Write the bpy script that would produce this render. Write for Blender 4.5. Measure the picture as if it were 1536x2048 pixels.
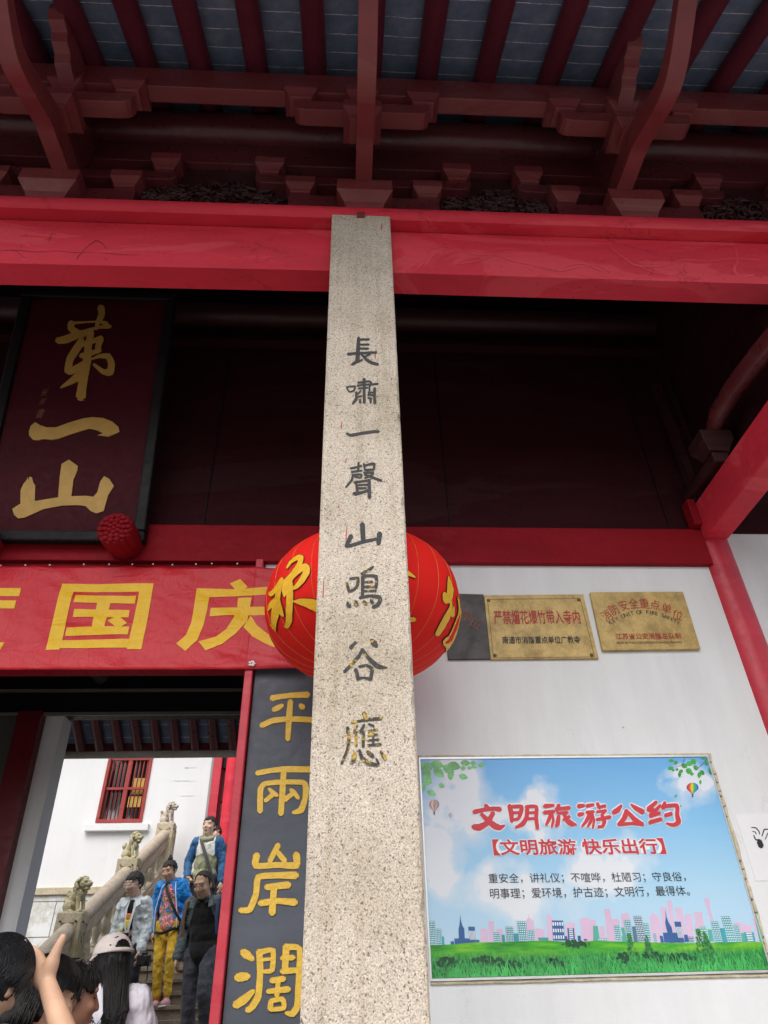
import bpy, bmesh, math, random
from mathutils import Vector, Matrix, noise
from mathutils.geometry import tessellate_polygon
R_ = math.radians
random.seed(7)
for o in list(bpy.data.objects): bpy.data.objects.remove(o)
S = bpy.context.scene
COL = S.collection

# ------------------------------------------------------------------ camera
CAMH = 1.5
FPX = 1361.0
XD = Vector((0.99859, -0.04787, -0.02256)); XD.normalize()
RT = ((0.999, 0.010, 0.052), (-0.048, 0.587, 0.808), (-0.023, -0.810, 0.586))
def _basis():
    up = Vector((715-768, -856-1024, FPX)).normalized()
    xd = Vector((26300-768, 1250-1024, FPX)).normalized()
    xd = (xd - up*xd.dot(up)).normalized()
    yd = up.cross(xd)
    if yd.z < 0: yd = -yd
    return xd, yd, up
BX, BY, BZ = _basis()
cam_d = bpy.data.cameras.new('camera'); cam = bpy.data.objects.new('camera', cam_d); COL.objects.link(cam)
cam_d.sensor_fit = 'VERTICAL'; cam_d.sensor_height = 36.0; cam_d.lens = FPX/2048*36.0
cam_d.clip_start = 0.05; cam_d.clip_end = 500
cr = Vector((BX.x, BY.x, BZ.x)); cu = -Vector((BX.y, BY.y, BZ.y)); cf = Vector((BX.z, BY.z, BZ.z))
m = Matrix((cr, cu, -cf)).transposed().to_4x4(); m.translation = (0, 0, CAMH)
cam.matrix_world = m
S.camera = cam

# ------------------------------------------------------------------ sky, sun, exposure
SUN_EL, SUN_AZ = R_(50), R_(196)
w = bpy.data.worlds.new('World'); S.world = w; w.use_nodes = True
nt = w.node_tree; bg = nt.nodes['Background']
sky = nt.nodes.new('ShaderNodeTexSky'); sky.sky_type = 'NISHITA'; sky.sun_disc = False
sky.sun_elevation = SUN_EL; sky.sun_rotation = SUN_AZ; sky.dust_density = 4.0; sky.air_density = 1.0; sky.ozone_density = 1.0
hs = nt.nodes.new('ShaderNodeHueSaturation'); hs.inputs['Saturation'].default_value = 0.6
nt.links.new(sky.outputs[0], hs.inputs['Color']); nt.links.new(hs.outputs[0], bg.inputs['Color'])
bg.inputs['Strength'].default_value = 0.15
sl = bpy.data.lights.new('sun', 'SUN'); sl.energy = 0.95; sl.angle = R_(60); sl.color = (1.0, 0.965, 0.92)
so = bpy.data.objects.new('sun', sl); COL.objects.link(so)
# sun direction: from behind and left of the camera
sd = Vector((math.sin(SUN_AZ)*math.cos(SUN_EL), math.cos(SUN_AZ)*math.cos(SUN_EL), math.sin(SUN_EL)))
so.rotation_euler = sd.to_track_quat('Z', 'Y').to_euler()
S.view_settings.view_transform = 'Standard'; S.view_settings.look = 'None'
S.view_settings.exposure = 0.58; S.view_settings.gamma = 1.0
S.cycles.max_bounces = 8; S.cycles.diffuse_bounces = 5; S.cycles.caustics_reflective = False; S.cycles.caustics_refractive = False
S.cycles.use_denoising = True

# ------------------------------------------------------------------ photo pixel -> point of a real plane
def ray(x, y):
    v = Vector((x-768, y-1024, FPX))
    return Vector((BX.dot(v), BY.dot(v), BZ.dot(v)))
O = Vector((0, 0, CAMH))
def P(x, y, Y):
    d = ray(x, y); return O + d*(Y/d.y)
def PP(x, y, p0, n):
    d = ray(x, y); return O + d*((p0-O).dot(n)/d.dot(n))

# ------------------------------------------------------------------ materials
MATS = {}
def nmat(name):
    m = bpy.data.materials.new(name); m.use_nodes = True
    nt = m.node_tree; b = nt.nodes['Principled BSDF']
    return m, nt, b
def N(nt, t, **kw):
    n = nt.nodes.new(t)
    for k, v in kw.items():
        if k.startswith('i_'): n.inputs[k[2:].replace('_', ' ')].default_value = v
        else: setattr(n, k, v)
    return n
def ramp(nt, src, stops, interp='LINEAR'):
    r = nt.nodes.new('ShaderNodeValToRGB'); r.color_ramp.interpolation = interp
    e = r.color_ramp.elements
    while len(e) > 1: e.remove(e[-1])
    e[0].position, c = stops[0]; e[0].color = (*c, 1) if len(c) == 3 else c
    for p, c in stops[1:]:
        q = e.new(p); q.color = (*c, 1) if len(c) == 3 else c
    nt.links.new(src, r.inputs[0]); return r
def mix(nt, fac, a, b, mode='MIX'):
    n = nt.nodes.new('ShaderNodeMix'); n.data_type = 'RGBA'; n.blend_type = mode
    if hasattr(fac, 'is_linked'): nt.links.new(fac, n.inputs[0])
    else: n.inputs[0].default_value = fac
    for s, v in ((n.inputs[6], a), (n.inputs[7], b)):
        if hasattr(v, 'is_linked'): nt.links.new(v, s)
        else: s.default_value = (*v, 1)
    return n.outputs[2]
def bump(nt, b, h, strength=0.3, dist=0.01):
    n = nt.nodes.new('ShaderNodeBump'); n.inputs['Strength'].default_value = strength; n.inputs['Distance'].default_value = dist
    nt.links.new(h, n.inputs['Height']); nt.links.new(n.outputs[0], b.inputs['Normal'])
def coords(nt, kind='Object', scale=(1, 1, 1)):
    c = nt.nodes.new('ShaderNodeTexCoord')
    if scale == (1, 1, 1): return c.outputs[kind]
    mp = nt.nodes.new('ShaderNodeMapping'); mp.inputs['Scale'].default_value = scale
    nt.links.new(c.outputs[kind], mp.inputs[0]); return mp.outputs[0]
def noise_n(nt, co, sc, det=4, rough=0.5, dist=0.0):
    n = N(nt, 'ShaderNodeTexNoise'); n.inputs['Scale'].default_value = sc; n.inputs['Detail'].default_value = det
    n.inputs['Roughness'].default_value = rough; n.inputs['Distortion'].default_value = dist
    nt.links.new(co, n.inputs['Vector']); return n
def voro(nt, co, sc, feature='F1'):
    n = N(nt, 'ShaderNodeTexVoronoi'); n.feature = feature; n.inputs['Scale'].default_value = sc
    nt.links.new(co, n.inputs['Vector']); return n
def plain(name, col, rough=0.6, var=0.15, sc=8, bmp=0.0, bsc=40, spec=0.5, metal=0.0, sheen=0.0, stretch=(1, 1, 1)):
    if name in MATS: return MATS[name]
    m, nt, b = nmat(name)
    co = coords(nt, 'Object', stretch)
    n = noise_n(nt, co, sc, 5, 0.6)
    lo = tuple(c*(1-var) for c in col); hi = tuple(min(1, c*(1+var)) for c in col)
    r = ramp(nt, n.outputs[0], [(0.3, lo), (0.7, hi)])
    nt.links.new(r.outputs[0], b.inputs['Base Color'])
    b.inputs['Roughness'].default_value = rough; b.inputs['Specular IOR Level'].default_value = spec; b.inputs['Metallic'].default_value = metal
    if sheen: b.inputs['Sheen Weight'].default_value = sheen
    if bmp:
        n2 = noise_n(nt, co, bsc, 4, 0.6); bump(nt, b, n2.outputs[0], bmp, 0.02)
    MATS[name] = m; return m

def granite(name, base, dark=0.5, sc=1.0):
    m, nt, b = nmat(name)
    co = coords(nt, 'Object')
    n1 = noise_n(nt, co, 230*sc, 3, 0.6)
    n2 = noise_n(nt, co, 2.2, 5, 0.6)
    v = voro(nt, co, 300*sc); v2 = voro(nt, co, 150*sc)
    c = ramp(nt, n1.outputs[0], [(0.30, tuple(x*0.52 for x in base)), (0.45, base), (0.58, tuple(min(0.9, x*1.15) for x in base)), (0.72, (min(.9, base[0]*1.5), min(.9, base[1]*1.5), min(.88, base[2]*1.6)))])
    # every crystal has its own tint
    tint = ramp(nt, v.outputs['Color'], [(0.0, (0.10, 0.09, 0.08)), (0.09, (0.34, 0.30, 0.26)), (0.16, (0.85, 0.78, 0.68)), (0.6, (1, 1, 1)), (0.85, (1.0, 0.86, 0.70)), (1.0, (1.25, 1.22, 1.15))])
    sp = nt.nodes.new('ShaderNodeSeparateColor'); nt.links.new(v.outputs['Color'], sp.inputs[0]); nt.links.new(sp.outputs[0], tint.inputs[0])
    c2 = mix(nt, dark, c.outputs[0], tint.outputs[0], 'MULTIPLY')
    sp2 = nt.nodes.new('ShaderNodeSeparateColor'); nt.links.new(v2.outputs['Color'], sp2.inputs[0])
    big = ramp(nt, sp2.outputs[1], [(0.0, (0.16, 0.15, 0.13)), (0.045, (0.3, 0.28, 0.25)), (0.06, (1, 1, 1))])
    c3 = mix(nt, 0.75, c2, big.outputs[0], 'MULTIPLY')
    st = ramp(nt, n2.outputs[0], [(0.3, (0.74, 0.71, 0.63)), (0.52, (0.98, 0.96, 0.93)), (0.7, (1.05, 1.03, 1.0))])
    c4 = mix(nt, 1.0, c3, st.outputs[0], 'MULTIPLY')
    n5 = noise_n(nt, coords(nt, 'Object', (7, 7, .35)), 2.0, 6, 0.7)
    sk = ramp(nt, n5.outputs[0], [(0.33, (0.80, 0.76, 0.69)), (0.5, (1, 1, 1))])
    c4 = mix(nt, 0.8, c4, sk.outputs[0], 'MULTIPLY')
    nt.links.new(c4, b.inputs['Base Color']); b.inputs['Roughness'].default_value = 0.75
    bump(nt, b, n1.outputs[0], 0.35, 0.004)
    return m

def stone(name, base, mossy=(0.2, 0.2, 0.08), moss=0.45, sc=1.0):
    m, nt, b = nmat(name)
    co = coords(nt, 'Object')
    n1 = noise_n(nt, co, 60*sc, 6, 0.7); n2 = noise_n(nt, co, 4*sc, 6, 0.65); n3 = noise_n(nt, co, 11*sc, 5, 0.6)
    c = ramp(nt, n1.outputs[0], [(0.3, tuple(x*0.6 for x in base)), (0.55, base), (0.75, tuple(min(1, x*1.3) for x in base))])
    f = ramp(nt, n2.outputs[0], [(0.48, (0, 0, 0)), (0.68, (moss, moss, moss))])
    c2 = mix(nt, f.outputs[0], c.outputs[0], mossy)
    d = ramp(nt, n3.outputs[0], [(0.3, (0.62, 0.6, 0.58)), (0.6, (1, 1, 1))])
    c3 = mix(nt, 0.55, c2, d.outputs[0], 'MULTIPLY')
    nt.links.new(c3, b.inputs['Base Color']); b.inputs['Roughness'].default_value = 0.85
    bump(nt, b, n1.outputs[0], 0.5, 0.01)
    return m

def paint(name, col, rough=0.42, crack=0.0, chalk=0.0, specks=0.3, spec=0.4, grain=0.15):
    """old brush paint on timber: tone drift, dark specks, hair cracks, chalky repair patches"""
    m, nt, b = nmat(name)
    co = coords(nt, 'Object'); cs = coords(nt, 'Object', (0.35, 1, 1.6))
    n = noise_n(nt, cs, 2.5, 6, 0.65, 0.4); n2 = noise_n(nt, co, 26, 4, 0.6)
    c = ramp(nt, n.outputs[0], [(0.28, tuple(x*0.78 for x in col)), (0.55, col), (0.8, tuple(min(1, x*1.14+0.006) for x in col))]).outputs[0]
    if chalk:
        k = noise_n(nt, cs, 1.7, 7, 0.62, 0.8)
        f = ramp(nt, k.outputs[0], [(0.565, (0, 0, 0)), (0.585, (chalk, chalk, chalk)), (0.72, (chalk*.5,)*3)])
        c = mix(nt, f.outputs[0], c, (min(1, col[0]*1.15+0.05), col[1]*2.2+0.05, col[2]*1.6+0.05))
    if specks:
        v = voro(nt, co, 22); g = noise_n(nt, co, 5, 3)
        f = ramp(nt, v.outputs['Distance'], [(0.06, (1, 1, 1)), (0.16, (0, 0, 0))])
        f2 = ramp(nt, g.outputs[0], [(0.5, (0, 0, 0)), (0.62, (specks, specks, specks))])
        fm = mix(nt, 1.0, f.outputs[0], f2.outputs[0], 'MULTIPLY')
        c = mix(nt, fm, c, tuple(x*0.15 for x in col))
    if crack:
        wq = noise_n(nt, co, 3.0, 6, 0.7)
        wm = mix(nt, 0.35, co, wq.outputs['Color'], 'ADD')
        mp = nt.nodes.new('ShaderNodeMapping'); mp.inputs['Scale'].default_value = (0.45, 1, 1.5); nt.links.new(wm, mp.inputs[0])
        v = voro(nt, mp.outputs[0], 2.1, 'DISTANCE_TO_EDGE'); g = noise_n(nt, co, 1.3, 3)
        f = ramp(nt, v.outputs['Distance'], [(0.0, (1, 1, 1)), (0.006, (1, 1, 1)), (0.011, (0, 0, 0))])
        f2 = ramp(nt, g.outputs[0], [(0.5, (0, 0, 0)), (0.58, (crack, crack, crack))])
        fm = mix(nt, 1.0, f.outputs[0], f2.outputs[0], 'MULTIPLY')
        c = mix(nt, fm, c, tuple(x*0.3 for x in col))
    nt.links.new(c, b.inputs['Base Color'])
    rr = ramp(nt, n2.outputs[0], [(0.3, (rough-.1,)*3), (0.7, (rough+.15,)*3)]); nt.links.new(rr.outputs[0], b.inputs['Roughness'])
    b.inputs['Specular IOR Level'].default_value = spec
    gn = noise_n(nt, coords(nt, 'Object', (1, 1, 1)), 14, 6, 0.7); bump(nt, b, gn.outputs[0], grain, 0.01)
    return m

def plaster(name, col, stain=0.3):
    m, nt, b = nmat(name)
    co = coords(nt, 'Object'); cs = coords(nt, 'Object', (3.0, 1, 0.35))
    n = noise_n(nt, cs, 1.6, 7, 0.65); n2 = noise_n(nt, co, 0.9, 6, 0.6); n3 = noise_n(nt, co, 55, 4, 0.6)
    c = ramp(nt, n.outputs[0], [(0.3, tuple(x*(1-.16*stain) for x in col)), (0.6, col)]).outputs[0]
    f = ramp(nt, n2.outputs[0], [(0.35, (0.90, 0.89, 0.87)), (0.6, (1, 1, 1))])
    c = mix(nt, stain, c, f.outputs[0], 'MULTIPLY')
    v = voro(nt, co, 2.3); fk = ramp(nt, v.outputs['Distance'], [(0.012, (1, 1, 1)), (0.022, (0, 0, 0))])
    c = mix(nt, fk.outputs[0], c, (0.22, 0.2, 0.18))
    wq = noise_n(nt, co, 2.5, 6, 0.7); wm = mix(nt, 0.5, co, wq.outputs['Color'], 'ADD')
    e = voro(nt, wm, 1.1, 'DISTANCE_TO_EDGE'); g = noise_n(nt, co, 0.8, 3)
    f1 = ramp(nt, e.outputs['Distance'], [(0.0, (1, 1, 1)), (0.004, (0, 0, 0))]); f2 = ramp(nt, g.outputs[0], [(0.5, (0, 0, 0)), (0.6, (.35, .35, .35))])
    c = mix(nt, mix(nt, 1.0, f1.outputs[0], f2.outputs[0], 'MULTIPLY'), c, tuple(x*.6 for x in col))
    nt.links.new(c, b.inputs['Base Color']); b.inputs['Roughness'].default_value = 0.8
    bump(nt, b, n3.outputs[0], 0.12, 0.01)
    return m

M = {}
M['granite'] = granite('pillar_granite', (0.56, 0.515, 0.455), 0.58)
M['stone'] = stone('carved_stone', (0.58, 0.51, 0.37), (0.36, 0.32, 0.14), 0.55)
M['stonewarm'] = stone('rail_stone', (0.60, 0.50, 0.385), (0.40, 0.33, 0.20), 0.3)
M['step'] = stone('step_stone', (0.27, 0.22, 0.165), (0.12, 0.105, 0.08), 0.6)
M['slab'] = stone('plinth_slab', (0.52, 0.54, 0.53), (0.30, 0.29, 0.22), 0.5, 0.5)
M['paving'] = stone('paving_stone', (0.42, 0.40, 0.37), (0.28, 0.27, 0.25), 0.4, 0.6)
M['red'] = paint('lintel_red_paint', (0.68, 0.035, 0.062), 0.55, 0.4, 0.3, 0.8, 0.25)
M['reddoor'] = paint('door_red_paint', (0.25, 0.007, 0.014), 0.6, 0.3, 0.12, 0.5, 0.12)
M['redpost'] = paint('post_red_paint', (0.55, 0.035, 0.06), 0.4, 0.4, 0.2, 0.4, 0.4)
M['maroon'] = paint('eave_maroon_paint', (0.128, 0.021, 0.026), 0.33, 0.3, 0.15, 0.4, 0.5)
M['maroonlt'] = paint('bracket_maroon_paint', (0.205, 0.036, 0.039), 0.40, 0.3, 0.2, 0.4, 0.5)
M['rafter'] = paint('rafter_maroon_paint', (0.115, 0.015, 0.029), 0.5, 0.0, 0.0, 0.3, 0.4)
M['darkboard'] = paint('board_dark_red', (0.034, 0.0062, 0.0085), 0.7, 0.3, 0.1, 0.2, 0.1)  # near-black albedo carries the shade of the porch recess
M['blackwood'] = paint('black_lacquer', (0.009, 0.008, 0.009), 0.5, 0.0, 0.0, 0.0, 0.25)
M['white'] = plaster('white_plaster', (0.79, 0.815, 0.835), 0.55)
M['whiteout'] = plaster('whitewash', (0.76, 0.775, 0.785), 0.3)
M['greywall'] = plaster('grey_plaster', (0.32, 0.31, 0.31), 0.6)
M['dimwall'] = plaster('dim_plaster', (0.10, 0.095, 0.092), 0.6)  # grey plaster with the shade of the hall put into its colour
M['reddark'] = paint('shaded_post_red', (0.14, 0.006, 0.012), 0.4, 0.2, 0.1, 0.3, 0.4)  # darker copy of the post red, hall darkness put into the colour
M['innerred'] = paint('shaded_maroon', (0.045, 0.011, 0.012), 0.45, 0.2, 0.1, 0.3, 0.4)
M['dark'] = plain('dark_timber', (0.03, 0.022, 0.02), 0.6)

# ------------------------------------------------------------------ mesh helpers
class MB:
    def __init__(s): s.v = []; s.f = []
    def add(s, vs, fs):
        k = len(s.v); s.v += [Vector(v) for v in vs]; s.f += [tuple(i+k for i in f) for f in fs]; return s
    def box(s, x0, x1, y0, y1, z0, z1, M_=None):
        vs = [Vector((x, y, z)) for z in (z0, z1) for y in (y0, y1) for x in (x0, x1)]
        if M_ is not None: vs = [M_ @ v for v in vs]
        return s.add(vs, [(0, 2, 3, 1), (4, 5, 7, 6), (0, 1, 5, 4), (2, 6, 7, 3), (0, 4, 6, 2), (1, 3, 7, 5)])
    def prism(s, poly, ax, a, b):
        """poly of (u,v) extruded along axis ax ('x': u=y,v=z; 'y': u=x,v=z; 'z': u=x,v=y)"""
        mk = {'x': lambda t, u, v: (t, u, v), 'y': lambda t, u, v: (u, t, v), 'z': lambda t, u, v: (u, v, t)}[ax]
        n = len(poly); vs = [mk(a, u, v) for u, v in poly]+[mk(b, u, v) for u, v in poly]
        tri = tessellate_polygon([[Vector((u, v, 0)) for u, v in poly]])
        fs = [tuple(t) for t in tri]+[tuple(i+n for i in reversed(t)) for t in tri]
        fs += [(i, (i+1) % n, (i+1) % n+n, i+n) for i in range(n)]
        return s.add(vs, fs)
    def tube(s, pts, rad, n=12, cap=True, sq=None):
        pts = [Vector(p) for p in pts]; rs = rad if isinstance(rad, (list, tuple)) else [rad]*len(pts)
        rings = []; vs = []
        up = Vector((0, 0, 1))
        for i, p in enumerate(pts):
            t = (pts[min(i+1, len(pts)-1)]-pts[max(i-1, 0)]).normalized()
            a = t.cross(up)
            if a.length < 1e-3: a = t.cross(Vector((0, 1, 0)))
            a.normalize(); b = a.cross(t).normalized()
            for k in range(n):
                q = 2*math.pi*k/n
                vs.append(p+a*math.cos(q)*rs[i]+b*math.sin(q)*rs[i])
        m = len(pts)
        fs = [(i*n+k, i*n+(k+1) % n, (i+1)*n+(k+1) % n, (i+1)*n+k) for i in range(m-1) for k in range(n)]
        if cap: fs += [tuple(range(n)), tuple(range((m-1)*n, m*n))]
        return s.add(vs, fs)
    def lathe(s, prof, c, n=24, ax='z'):
        c = Vector(c); vs = []
        for r, h in prof:
            for k in range(n):
                q = 2*math.pi*k/n
                u, v = r*math.cos(q), r*math.sin(q)
                vs.append(c+(Vector((u, v, h)) if ax == 'z' else Vector((u, h, v)) if ax == 'y' else Vector((h, u, v))))
        m = len(prof)
        fs = [(i*n+k, i*n+(k+1) % n, (i+1)*n+(k+1) % n, (i+1)*n+k) for i in range(m-1) for k in range(n)]
        fs += [tuple(range(n)), tuple(range((m-1)*n, m*n))]
        return s.add(vs, fs)
    def ell(s, c, r, Mx=None, nu=20, nv=12):
        c = Vector(c); vs = []; r = r if isinstance(r, (tuple, list)) else (r, r, r)
        pts = [Vector((0, 0, 1))]+[Vector((math.sin(math.pi*j/nv)*math.cos(2*math.pi*i/nu), math.sin(math.pi*j/nv)*math.sin(2*math.pi*i/nu), math.cos(math.pi*j/nv))) for j in range(1, nv) for i in range(nu)]+[Vector((0, 0, -1))]
        for p in pts:
            q = Vector((p.x*r[0], p.y*r[1], p.z*r[2]))
            if Mx is not None: q = Mx @ q
            vs.append(c+q)
        fs = [(0, 1+i, 1+(i+1) % nu) for i in range(nu)]
        fs += [(1+j*nu+i, 1+(j+1)*nu+i, 1+(j+1)*nu+(i+1) % nu, 1+j*nu+(i+1) % nu) for j in range(nv-2) for i in range(nu)]
        L = len(pts)-1
        fs += [(L, 1+(nv-2)*nu+(i+1) % nu, 1+(nv-2)*nu+i) for i in range(nu)]
        return s.add(vs, fs)
    def cap(s, a, b, ra, rb, n=12):
        a, b = Vector(a), Vector(b); s.ell(a, ra, None, n, 8); s.ell(b, rb, None, n, 8)
        if (b-a).length > 1e-5: s.tube([a, b], [ra, rb], n)
        return s
    def xform(s, M_): s.v = [M_ @ v for v in s.v]; return s
    def mesh(s, name):
        me = bpy.data.meshes.new(name); me.from_pydata(s.v, [], s.f)
        bm = bmesh.new(); bm.from_mesh(me); bmesh.ops.recalc_face_normals(bm, faces=bm.faces); bm.to_mesh(me); bm.free()
        return me
    def build(s, name, mat, parent=None, smooth=False, bev=0.0, seg=2, solid=0.0):
        o = link(name, s.mesh(name), mat, parent)
        if smooth: shade(o.data, smooth)
        if solid:
            q = o.modifiers.new('solid', 'SOLIDIFY'); q.thickness = solid; q.offset = 0
        if bev:
            q = o.modifiers.new('bevel', 'BEVEL'); q.width = bev; q.segments = seg; q.limit_method = 'ANGLE'; q.angle_limit = R_(35)
        return o
def shade(me, ang=True):
    for p in me.polygons: p.use_smooth = True
    if ang is not True:
        bm = bmesh.new(); bm.from_mesh(me)
        for e in bm.edges:
            if len(e.link_faces) == 2 and e.calc_face_angle(0) > R_(ang): e.smooth = False
        bm.to_mesh(me); bm.free()
def link(name, me, mat, parent=None):
    o = bpy.data.objects.new(name, me); COL.objects.link(o)
    if mat is not None: me.materials.clear(); me.materials.append(M[mat] if isinstance(mat, str) else mat)
    if parent is not None:
        o.parent = parent
        o.matrix_parent_inverse = Matrix.Translation(parent.matrix_basis.to_translation()).inverted()
    return o
def thing(name, label, cat, loc=(0, 0, 0), group=None):
    o = bpy.data.objects.new(name, None); COL.objects.link(o); o.location = loc; o.empty_display_size = 0.1
    tag(o, label, cat, group); return o
def tag(o, label=None, cat=None, group=None, kind=None):
    if label: o['label'] = label
    if cat: o['category'] = cat
    if group: o['group'] = group
    if kind: o['kind'] = kind
    return o
def struct(o): o['kind'] = 'structure'; return o
def copy_thing(root, delta, label=None):
    def cp(o, par):
        c = o.copy(); COL.objects.link(c)
        if par is not None: c.parent = par
        for ch in o.children: cp(ch, c)
        return c
    r = cp(root, None); r.location = Vector(root.location)+Vector(delta)
    if label: r['label'] = label
    return r
def copy_part(o, delta):
    c = o.copy(); COL.objects.link(c); c.parent = o.parent; c.matrix_parent_inverse = o.matrix_parent_inverse
    c.location = Vector(o.location)+Vector(delta)
    for ch in o.children:
        k = ch.copy(); COL.objects.link(k); k.parent = c; k.matrix_parent_inverse = ch.matrix_parent_inverse
    return c

def remesh(mb, name, voxel=0.01, smooth=3, mat=None, parent=None, disp=0.0, dsc=0.05, cut=None, solid=0.0):
    """fuse overlapping solids into one continuous skin"""
    me = mb.mesh(name); o = bpy.data.objects.new(name, me)
    ts = bpy.data.scenes.new('workbench'); ts.collection.objects.link(o)
    r = o.modifiers.new('r', 'REMESH'); r.mode = 'VOXEL'; r.voxel_size = voxel; r.use_smooth_shade = True
    if smooth:
        sm = o.modifiers.new('s', 'SMOOTH'); sm.factor = 0.5; sm.iterations = smooth
    ts.view_layers[0].update(); dg = ts.view_layers[0].depsgraph
    nm = bpy.data.meshes.new_from_object(o.evaluated_get(dg)); nm.name = name
    bpy.data.objects.remove(o); bpy.data.meshes.remove(me); bpy.data.scenes.remove(ts)
    if disp:
        pn = [(v.co.copy(), v.normal.copy()) for v in nm.vertices]; out = []
        for p, n_ in pn:
            d = noise.noise(p/dsc)*disp+noise.noise(p/dsc*2.7)*disp*0.45
            out += list(p+n_*d)
        nm.vertices.foreach_set('co', out); nm.update()
    if cut:
        bm = bmesh.new(); bm.from_mesh(nm)
        bmesh.ops.delete(bm, geom=[f for f in bm.faces if cut(f.calc_center_median())], context='FACES')
        bm.to_mesh(nm); bm.free()
    for p in nm.polygons: p.use_smooth = True
    o = link(name, nm, mat, parent)
    if solid:
        q = o.modifiers.new('solid', 'SOLIDIFY'); q.thickness = solid; q.offset = -1
    return o

# ---- brush strokes and outlines, given in the pixels of an enlarged crop (origin ox,oy, scale s), laid on a real plane
def pstrokes(txt):
    out = []
    for st in txt.split(';'):
        st = st.strip()
        if not st: continue
        pts = []
        for tok in st.split():
            q = [float(t) for t in tok.split(',')]
            pts.append((q[0], q[1], q[2] if len(q) > 2 else None))
        lastw = next((p[2] for p in pts if p[2] is not None), 50)
        pp = []
        for x, y, w_ in pts:
            if w_ is not None: lastw = w_
            pp.append((x, y, lastw))
        out.append(pp)
    return out
def densify(pts, step):
    # Catmull-Rom through the points
    if len(pts) < 3:
        (x0, y0, w0), (x1, y1, w1) = pts[0], pts[-1]; return [pts[0], ((x0+x1)/2, (y0+y1)/2, (w0+w1)/2), pts[-1]]
    out = []
    for i in range(len(pts)-1):
        p0 = pts[max(i-1, 0)]; p1 = pts[i]; p2 = pts[i+1]; p3 = pts[min(i+2, len(pts)-1)]
        a = math.atan2(p2[1]-p1[1], p2[0]-p1[0])
        n = 5
        # keep corners: tension by angle
        for k in range(n):
            t = k/n; q = []
            for d in range(3):
                cr_ = 0.5*((2*p1[d])+(-p0[d]+p2[d])*t+(2*p0[d]-5*p1[d]+4*p2[d]-p3[d])*t*t+(-p0[d]+3*p1[d]-3*p2[d]+p3[d])*t**3)
                ln = p1[d]+(p2[d]-p1[d])*t
                q.append(0.5*cr_+0.5*ln)
            out.append(tuple(q))
    out.append(pts[-1]); return out
def stroke_outline(pts, grow=0, wob=0.05):
    pts = densify(pts, 0); L = []; Rr = []
    n = len(pts)
    for i, (x, y, w_) in enumerate(pts):
        a = pts[max(i-1, 0)]; b = pts[min(i+1, n-1)]
        dx, dy = b[0]-a[0], b[1]-a[1]; l = math.hypot(dx, dy) or 1
        nx, ny = -dy/l, dx/l; h = w_/2*(1+wob*random.uniform(-1, 1))+grow
        L.append((x+nx*h, y+ny*h)); Rr.append((x-nx*h, y-ny*h))
    def capp(p, q, sgn):
        (x, y, w_), (x2, y2, _) = p, q
        dx, dy = x-x2, y-y2; l = math.hypot(dx, dy) or 1; dx /= l; dy /= l; h = w_/2+grow
        return [(x+h*(math.cos(a)*0.75*dx-math.sin(a)*-dy*sgn), y+h*(math.cos(a)*0.75*dy-math.sin(a)*dx*sgn)) for a in (R_(-50), R_(0), R_(50))]
    return L, Rr, capp(pts[0], pts[1], 1), capp(pts[-1], pts[-2], 1)
def stroke_mesh(mb, strokes, ox, oy, sc, place, h0, dh, depth, grow=0):
    """place(px,py,h) -> point lifted h off the surface"""
    for k, st in enumerate(strokes):
        L, Rr, c0, c1 = stroke_outline(st, grow)
        h = h0+dh*k; n = len(L)
        def T(q, hh): return place(ox+q[0]/sc, oy+q[1]/sc, hh)
        for hh, flip in ((h, False),):
            gr = lambda i: hh+dh*0.8*i/n
            vs = [T(q, gr(i)) for i, q in enumerate(L)]+[T(q, gr(i)) for i, q in enumerate(Rr)]
            fs = [(i, i+1, n+i+1, n+i) for i in range(n-1)]
            b = len(vs); vs += [T(q, hh-dh*.05) for q in c0]+[T(q, hh+dh*.85) for q in c1]
            fs += [(0, n, b+2, b+1, b), (n-1, 2*n-1, b+3, b+4, b+5)]
            mb.add(vs, fs)
        if depth:
            ring = L+[c1[2], c1[1], c1[0]]+Rr[::-1]+[c0[2], c0[1], c0[0]]
            m_ = len(ring); vs = [T(q, h) for q in ring]+[T(q, h-depth) for q in ring]
            mb.add(vs, [(i, (i+1) % m_, (i+1) % m_+m_, i+m_) for i in range(m_)])
    return mb
def poly_mesh(mb, txt, ox, oy, sc, place, h0, dh=0.0003, depth=0.0, sub=0):
    for k, st in enumerate(txt.split(';')):
        pts = [tuple(float(t) for t in tok.split(',')[:2]) for tok in st.split()]
        if len(pts) < 3: continue
        h = h0+dh*k
        tris = [[Vector((*pts[i], 0)) for i in t] for t in tessellate_polygon([[Vector((x, y, 0)) for x, y in pts]])]
        for _ in range(sub):
            nt_ = []
            for a, b, c in tris:
                ab, bc, ca = (a+b)/2, (b+c)/2, (c+a)/2
                nt_ += [[a, ab, ca], [ab, b, bc], [ca, bc, c], [ab, bc, ca]]
            tris = nt_
        for t in tris: mb.add([place(ox+p.x/sc, oy+p.y/sc, h) for p in t], [(0, 1, 2)])
        if depth:
            m_ = len(pts)
            vs = [place(ox+x/sc, oy+y/sc, h) for x, y in pts]+[place(ox+x/sc, oy+y/sc, h-depth) for x, y in pts]
            mb.add(vs, [(i, (i+1) % m_, (i+1) % m_+m_, i+m_) for i in range(m_)])
    return mb
def onY(Y): return lambda x, y, h: P(x, y, Y)+Vector((0, -h, 0))

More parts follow.
